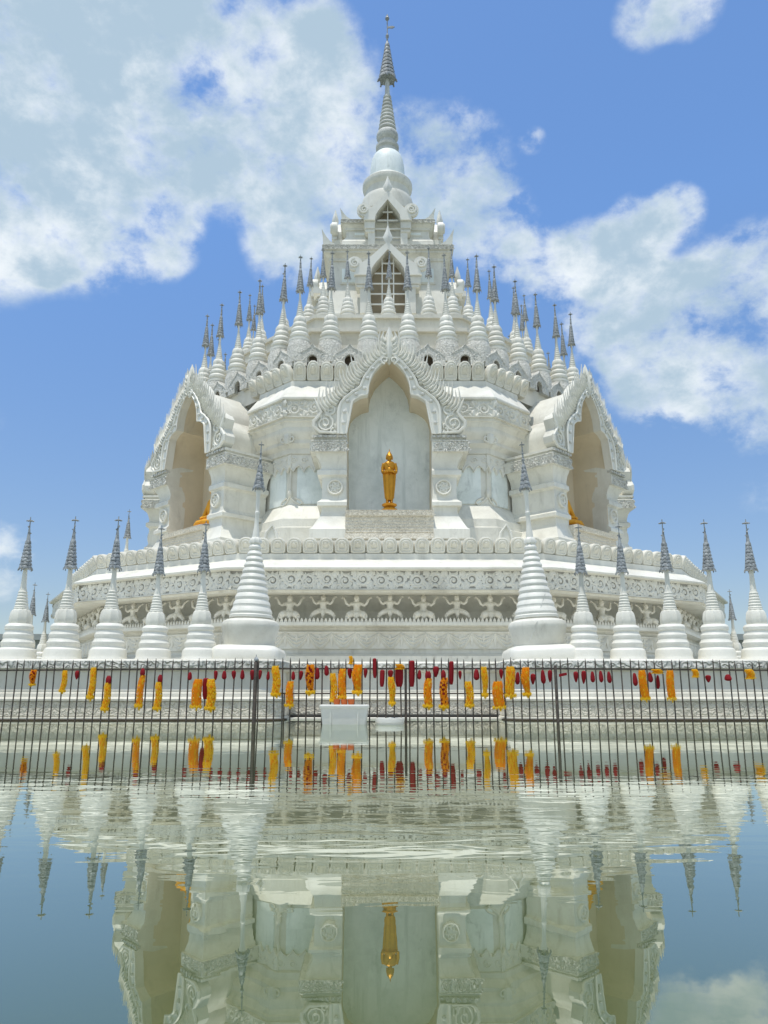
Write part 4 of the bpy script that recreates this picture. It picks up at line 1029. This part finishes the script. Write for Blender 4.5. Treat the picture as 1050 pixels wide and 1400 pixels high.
def bud_mesh(kind):
    m = MB(); pr = {'tear': [(.15, 0), (.32, -.12), (.46, -.45), (.5, -.75), (.36, -.92), (.12, -1)], 'drop': [(.2, 0), (.45, -.1), (.5, -.3), (.42, -.6), (.25, -.85), (.1, -1)], 'long': [(.3, 0), (.48, -.05), (.5, -.5), (.46, -.8), (.3, -1)]}[kind]
    n = 16
    m.lathe(pr, n, (0, 0), 0, 5, .13); return m
for kd in ('tear', 'drop', 'long'):
    o = bud_mesh(kd).build('petal_wrap', M['red'], None, 30); BUD[kd] = o.data; bpy.data.objects.remove(o)
tot = {}; cnt = {}
for r in R_:
    kk = (sec(r[0]), r[2] - r[1] > 20); tot[kk] = tot.get(kk, 0) + 1
for (x, y0, y1, w) in R_:
    Y = fy(x) - .004; lg = y1 - y0 > 20; kk = (sec(x), lg); cnt[kk] = cnt.get(kk, 0) + 1
    o = bpy.data.objects.new('flower_bud', BUD['long' if lg else random.choice(('tear', 'drop'))]); COL.objects.link(o)
    o.location = (xat(x, y0, Y), Y, zat(y0, Y)); ww = wat(w, y0, Y) * 1.05; o.scale = (ww, ww, zat(y0, Y) - zat(y1, Y)); o.rotation_euler = (random.uniform(-.08, .08), random.uniform(-.06, .06), random.uniform(0, 6))
    lb = '%s red bud on a bar %s' % ('long' if lg else 'short', sections[sec(x)])
    if tot[kk] > 1: lb += ', %s from left' % ordn[cnt[kk] - 1]
    tag(o, lb, 'flower bud', 'red buds on the fence bars')
m = MB(); Y = 9.98; x0, x1 = xat(764, 920, Y), xat(775, 920, Y); z0 = zat(923, Y)
m.loft([[(x0, Y - .004, z0 - .022), (x0, Y + .004, z0 - .022), (x0, Y + .004, z0 + .012), (x0, Y - .004, z0 + .012)], [((x0 + x1) / 2, Y - .018, z0 - .012), ((x0 + x1) / 2, Y - .01, z0 - .012), ((x0 + x1) / 2, Y - .01, z0 + .026), ((x0 + x1) / 2, Y - .018, z0 + .026)], [(x1, Y, z0 + .0), (x1, Y + .008, z0), (x1, Y + .008, z0 + .032), (x1, Y, z0 + .032)]], True, True, True)
tag(m.build('petal_flag', M['red']), 'small horizontal red petal flag on the right gate post', 'flag')

# ================================================================ FLOATING BOX, CUPS, LID
Yx = 9.72; zt = zat(963.5, Yx); x0, x1 = xat(436.5, 965, Yx), xat(504.5, 965, Yx); dpt = .42
bx = empty('plastic_box', ((x0 + x1) / 2, Yx + dpt / 2, 0)); tag(bx, 'white plastic box standing in the water before the gate', 'box')
hw = (x1 - x0) / 2
def rrect(hx, hy, r, z, K=4):
    p = []
    for qx, qy, a0 in ((1, -1, -PI / 2), (1, 1, 0), (-1, 1, PI / 2), (-1, -1, PI)):
        for k in range(K + 1):
            a = a0 + PI / 2 * k / K; p.append((qx * (hx - r) + r * math.cos(a), qy * (hy - r) + r * math.sin(a), z))
    return p
m = MB(); m.loft([rrect(hw * .86, dpt / 2 * .88, .03, -.05), rrect(hw * .955, dpt / 2 * .95, .03, zt - .05), rrect(hw * .955, dpt / 2 * .95, .03, zt - .04)], True, True, False)
for i in (-.55, .55): m.box(hw * i - .008, hw * i + .008, -dpt / 2 * .96 - .004, -dpt / 2 * .9, -.05, zt - .05)
m.build('tub', M['plastic'], bx, 30)
m = MB(); m.loft([rrect(hw * .99, dpt / 2, .035, zt - .045), rrect(hw, dpt / 2 + .005, .035, zt - .035), rrect(hw, dpt / 2 + .005, .035, zt - .012), rrect(hw * .98, dpt / 2 - .01, .03, zt), rrect(hw * .85, dpt / 2 * .8, .03, zt)], True, False, True)
m.build('lid', M['plastic'], bx, 30)
for i, lb in enumerate(('amber candle cup on the white box, leftmost of three', 'amber candle cup on the white box, middle of three', 'amber candle cup on the white box, rightmost of three')):
    xx = xat((460.5, 470.5, 480)[i], 958, Yx + .12); r = wat(4.4, 958, Yx); hh = zat(956, Yx + .1) - zt + .0
    c = empty('candle_cup', (xx, Yx + .15, zt + .0005)); tag(c, lb, 'candle', 'candle cups on the box')
    m = MB(); m.lathe([(r * .9, 0), (r, hh * .5), (r * 1.05, hh), (r * .9, hh), (r * .85, hh * .8), (.001, hh * .8)], 16); m.build('cup', M['cup'], c, 30)
    m = MB(); m.tube([(0, 0, hh * .8), (0, 0, hh * .95)], .004, 5); m.build('wick', M['black'], c)
Yd = 9.78; xc = (xat(513, 985, Yd) + xat(553, 985, Yd)) / 2; r = wat(20, 985, Yd)
m = MB(); zt2 = zat(981.5, Yd); m.lathe([(r * .93, -.03), (r * .96, .015), (r, .02), (r, zt2 - .012), (r * .97, zt2 - .002), (r * .85, zt2), (r * .82, zt2 - .008), (.001, zt2 - .008)], 32)
o = m.build('tub_lid', M['plastic'], None, 30); o.location = (xc, Yd + .1, 0); tag(o, 'round white lid floating in the water right of the box', 'lid')

# ================================================================ WATER
def slope(Y):
    if Y < -1: return 0.0
    if Y < 0: return (Y + 1) * .0182
    if Y < 1.55: return .0182
    if Y < 3.3:
        u = (Y - 1.55) / 1.75; return .0182 * (1 - u * u * (3 - 2 * u))
    return 0.0
ys = [-40, -20, -8, -4, -2, -1.5]; y = -1.0
while y < 5: ys.append(y); y += .04
ys += [5.2, 5.6, 6, 7, 8, 9, 10, 11, 12, 14, 20, 44, 120]
acc = 0; hz = {}; prev = 5.0; Y = 5.0
zs_ = {}
for Y in reversed([q for q in ys if q <= 5]):
    acc -= (slope(Y) + slope(prev)) / 2 * (prev - Y); prev = Y; zs_[Y] = acc
xs = [-120, -60, -30, -16, -8, -5, -3, -2, -1, 0, 1, 2, 3, 5, 8, 16, 30, 60, 120]
mb = MB(); nx = len(xs)
mb.v = [(x, Y, zs_.get(Y, 0.0)) for Y in ys for x in xs]
mb.f = [(j * nx + i, j * nx + i + 1, (j + 1) * nx + i + 1, (j + 1) * nx + i) for j in range(len(ys) - 1) for i in range(nx - 1)]; mb.m = [0] * len(mb.f)
water = mb.build('water', M['white'], None, 179); tag(water, kind='structure')
m, t, p = mat('pond_water')
tc = nd(t, 'ShaderNodeTexCoord'); ob = tc.outputs['Object']
p.inputs['Base Color'].default_value = (.070, .098, .036, 1); p.inputs['Roughness'].default_value = .6; p.inputs['Specular IOR Level'].default_value = 0
sep = nd(t, 'ShaderNodeSeparateXYZ'); t.links.new(ob, sep.inputs[0])
def mapr(v, a, b, c, d):
    n = nd(t, 'ShaderNodeMapRange', interpolation_type='SMOOTHSTEP'); t.links.new(v, n.inputs[0])
    for i, q in enumerate((a, b, c, d)): n.inputs[i + 1].default_value = q
    return n.outputs[0]
def mul(a, b):
    n = nd(t, 'ShaderNodeMath', operation='MULTIPLY'); t.links.new(a, n.inputs[0])
    if hasattr(b, 'is_linked'): t.links.new(b, n.inputs[1])
    else: n.inputs[1].default_value = b
    return n.outputs[0]
def addn(a, b):
    n = nd(t, 'ShaderNodeMath', operation='ADD'); t.links.new(a, n.inputs[0]); t.links.new(b, n.inputs[1]); return n.outputs[0]
zone = mul(mapr(sep.outputs[1], 1.45, 2.5, .05, 1.0), mapr(sep.outputs[1], 3.0, 4.4, 1.0, .22))
n1 = noise(t, mapping(t, ob, (3.2, 10.0, 1)), 1.0, 2, .45, .5); n2 = noise(t, mapping(t, ob, (11.0, 26.0, 1)), 1.0, 2, .5, .3)
n3 = noise(t, mapping(t, ob, (1.1, 2.0, 1)), 1.0, 2, .5)
patch = ramp(t, noise(t, mapping(t, ob, (.5, 1.2, 1)), 1.0, 2).outputs[0], [(.35, (.35, .35, .35)), (.65, (1, 1, 1))])
h = addn(mul(n1.outputs[0], 1.0), mul(n2.outputs[0], .05)); h = mul(mul(h, zone), patch)
h = addn(h, mul(n3.outputs[0], .10))
bn = bump(t, h, .0026)
lw = nd(t, 'ShaderNodeLayerWeight'); lw.inputs['Blend'].default_value = .5
refl = ramp(t, lw.outputs['Facing'], [(.0, (.04, .04, .04)), (.45, (.14, .14, .14)), (.66, (.38, .38, .38)), (.77, (.60, .60, .60)), (.87, (.84, .84, .84)), (.96, (.93, .93, .93))])
gl = nd(t, 'ShaderNodeBsdfGlossy'); gl.inputs['Roughness'].default_value = .006; gl.inputs['Color'].default_value = (.95, .98, .91, 1); t.links.new(bn, gl.inputs['Normal'])
mxs = nd(t, 'ShaderNodeMixShader'); t.links.new(refl, mxs.inputs[0]); t.links.new(p.outputs[0], mxs.inputs[1]); t.links.new(gl.outputs[0], mxs.inputs[2]); t.links.new(mxs.outputs[0], t.nodes['Material Output'].inputs[0])
water.data.materials.clear(); water.data.materials.append(m)

# ================================================================ SKY, SUN, CAMERA
SUN_EL, SUN_AZ = math.radians(78), math.radians(-35)     # azimuth measured from behind the camera towards the left
sun = bpy.data.lights.new('sun', 'SUN'); sun.energy = 3.1; sun.angle = math.radians(.5); sun.color = (1, .96, .90)
so = bpy.data.objects.new('sun', sun); COL.objects.link(so)
sd = Vector((math.sin(SUN_AZ) * math.cos(SUN_EL), -math.cos(SUN_AZ) * math.cos(SUN_EL), math.sin(SUN_EL)))   # towards the sun
so.rotation_euler = sd.to_track_quat('Z', 'Y').to_euler()
W = bpy.data.worlds.new('World'); S.world = W; W.use_nodes = True; t = W.node_tree
bg = t.nodes['Background']; bg.inputs['Strength'].default_value = .135
sky = nd(t, 'ShaderNodeTexSky', sky_type='NISHITA'); sky.sun_disc = False; sky.sun_elevation = SUN_EL
sky.sun_rotation = math.atan2(sd.x, sd.y); sky.air_density = 1.0; sky.dust_density = .6; sky.ozone_density = 2.0
tc = nd(t, 'ShaderNodeTexCoord'); D = tc.outputs['Generated']
def dirpx(x, y):
    v = Vector(((x - 525) / F, math.cos(TH) - (700 - y) / F * math.sin(TH), math.sin(TH) + (700 - y) / F * math.cos(TH))); return v.normalized()
sepd = nd(t, 'ShaderNodeSeparateXYZ'); t.links.new(D, sepd.inputs[0])
def mth(op, a, b=None, c=None):
    n = nd(t, 'ShaderNodeMath', operation=op)
    for i, q in enumerate((a, b, c)):
        if q is None: continue
        if hasattr(q, 'is_linked'): t.links.new(q, n.inputs[i])
        else: n.inputs[i].default_value = q
    return n.outputs[0]
den = mth('ADD', mth('MAXIMUM', sepd.outputs[2], 0.0), .35)
cx_, cy_ = mth('DIVIDE', sepd.outputs[0], den), mth('DIVIDE', sepd.outputs[1], den)
comb = nd(t, 'ShaderNodeCombineXYZ'); t.links.new(cx_, comb.inputs[0]); t.links.new(cy_, comb.inputs[1]); CV = comb.outputs[0]
def blobs(lst):
    tot = None
    for (x, y, r, wt) in lst:
        dt = nd(t, 'ShaderNodeVectorMath', operation='DOT_PRODUCT'); t.links.new(D, dt.inputs[0]); dt.inputs[1].default_value = dirpx(x, y)
        ang = r / F
        mr = nd(t, 'ShaderNodeMapRange', interpolation_type='SMOOTHSTEP'); t.links.new(dt.outputs['Value'], mr.inputs[0])
        mr.inputs[1].default_value = math.cos(ang); mr.inputs[2].default_value = 1.0; mr.inputs[3].default_value = 0; mr.inputs[4].default_value = wt
        tot = mr.outputs[0] if tot is None else mth('ADD', tot, mr.outputs[0])
    return tot
cover = blobs([(60, 20, 190, .85), (200, 40, 120, .55), (330, 40, 150, .75), (430, 110, 100, .85), (40, 150, 170, .9), (20, 250, 150, 1.0), (140, 270, 140, 1.0), (215, 320, 70, .7), (180, 200, 120, .7),
               (330, 180, 130, .9), (430, 210, 120, .9), (520, 240, 110, .8), (610, 240, 110, .9), (670, 310, 80, .75), (390, 335, 70, .75), (70, 330, 60, .8), (120, 130, 140, .5),
               (880, 25, 45, .6), (940, 0, 50, .7), (740, 370, 70, .8), (800, 350, 60, .8), (870, 320, 60, .85), (925, 290, 45, .8), (850, 440, 100, 1.1), (930, 470, 110, 1.0), (1010, 430, 120, 1.2), (1110, 440, 130, 1.1), (900, 515, 90, .75), (1030, 520, 100, .85), (0, 770, 60, .8), (728, 192, 22, .6),
               (-260, 120, 300, .9), (1500, 500, 420, .9), (525, -640, 260, .9), (1300, -800, 260, .8), (-500, -900, 420, .9), (-700, 600, 500, .8), (1900, 400, 500, .8)])  # clouds out of frame, the overhead ones added to soften the light
cover = mth('MINIMUM', cover, 1.15)
# unseen bright broken cloud added behind the camera to soften and whiten the light
back = nd(t, 'ShaderNodeMapRange', interpolation_type='SMOOTHSTEP'); t.links.new(sepd.outputs[1], back.inputs[0])
back.inputs[1].default_value = .10; back.inputs[2].default_value = -.45; back.inputs[3].default_value = 0; back.inputs[4].default_value = .9
cover = mth('MAXIMUM', cover, back.outputs[0])
nA = noise(t, mapping(t, D, (6.5, 6.5, 9)), 1.0, 12, .60, .12)
nB = noise(t, mapping(t, D, (19, 19, 25)), 1.0, 10, .62, .15)
nz = mth('ADD', mth('MULTIPLY', nA.outputs[0], .58), mth('MULTIPLY', nB.outputs[0], .42))
namp = mth('MINIMUM', mth('MULTIPLY_ADD', cover, 1.6, .04), 1.0)
dens = mth('ADD', mth('MULTIPLY', cover, .80), mth('MULTIPLY', namp, mth('MULTIPLY_ADD', nz, 5.4, -2.6)))
mr = nd(t, 'ShaderNodeMapRange', interpolation_type='SMOOTHSTEP'); t.links.new(dens, mr.inputs[0]); mr.inputs[1].default_value = .14; mr.inputs[2].default_value = 1.15
cl = mr.outputs[0]
# cloud body: bright rims, greyer thick middles
nC = noise(t, mapping(t, D, (8, 8, 11)), 1.0, 10, .60, .1)
thick = nd(t, 'ShaderNodeMapRange', interpolation_type='SMOOTHSTEP'); t.links.new(mth('ADD', mth('MULTIPLY', dens, .35), mth('MULTIPLY', nC.outputs[0], 1.8)), thick.inputs[0]); thick.inputs[1].default_value = .90; thick.inputs[2].default_value = 1.50
cc = mixc(t, thick.outputs[0], (6.6, 7.0, 7.2), (3.3, 4.3, 5.1))
tint = ramp(t, sepd.outputs[2], [(.10, (.54, .54, .56)), (.55, (.68, .85, 1.00))])
skyc = mixc(t, 1.0, mixc(t, 1.0, sky.outputs[0], (1.5, 1.5, 1.5), 'MULTIPLY'), tint, 'MULTIPLY')
fin = mixc(t, mth('MULTIPLY', cl, .94), skyc, cc)
t.links.new(fin, bg.inputs['Color'])

cam = bpy.data.cameras.new('camera'); co = bpy.data.objects.new('camera', cam); COL.objects.link(co)
cam.sensor_fit = 'VERTICAL'; cam.sensor_height = 24; cam.lens = 24 * F / 1400; cam.clip_start = .05; cam.clip_end = 2000
co.location = (0, 0, CAMZ); co.rotation_euler = (PI / 2 + TH, 0, 0)
S.camera = co
S.view_settings.view_transform = 'Standard'; S.view_settings.look = 'None'; S.view_settings.exposure = .06; S.view_settings.gamma = 1
S.render.resolution_x, S.render.resolution_y = 768, 1024
S.cycles.max_bounces = 8; S.cycles.diffuse_bounces = 4
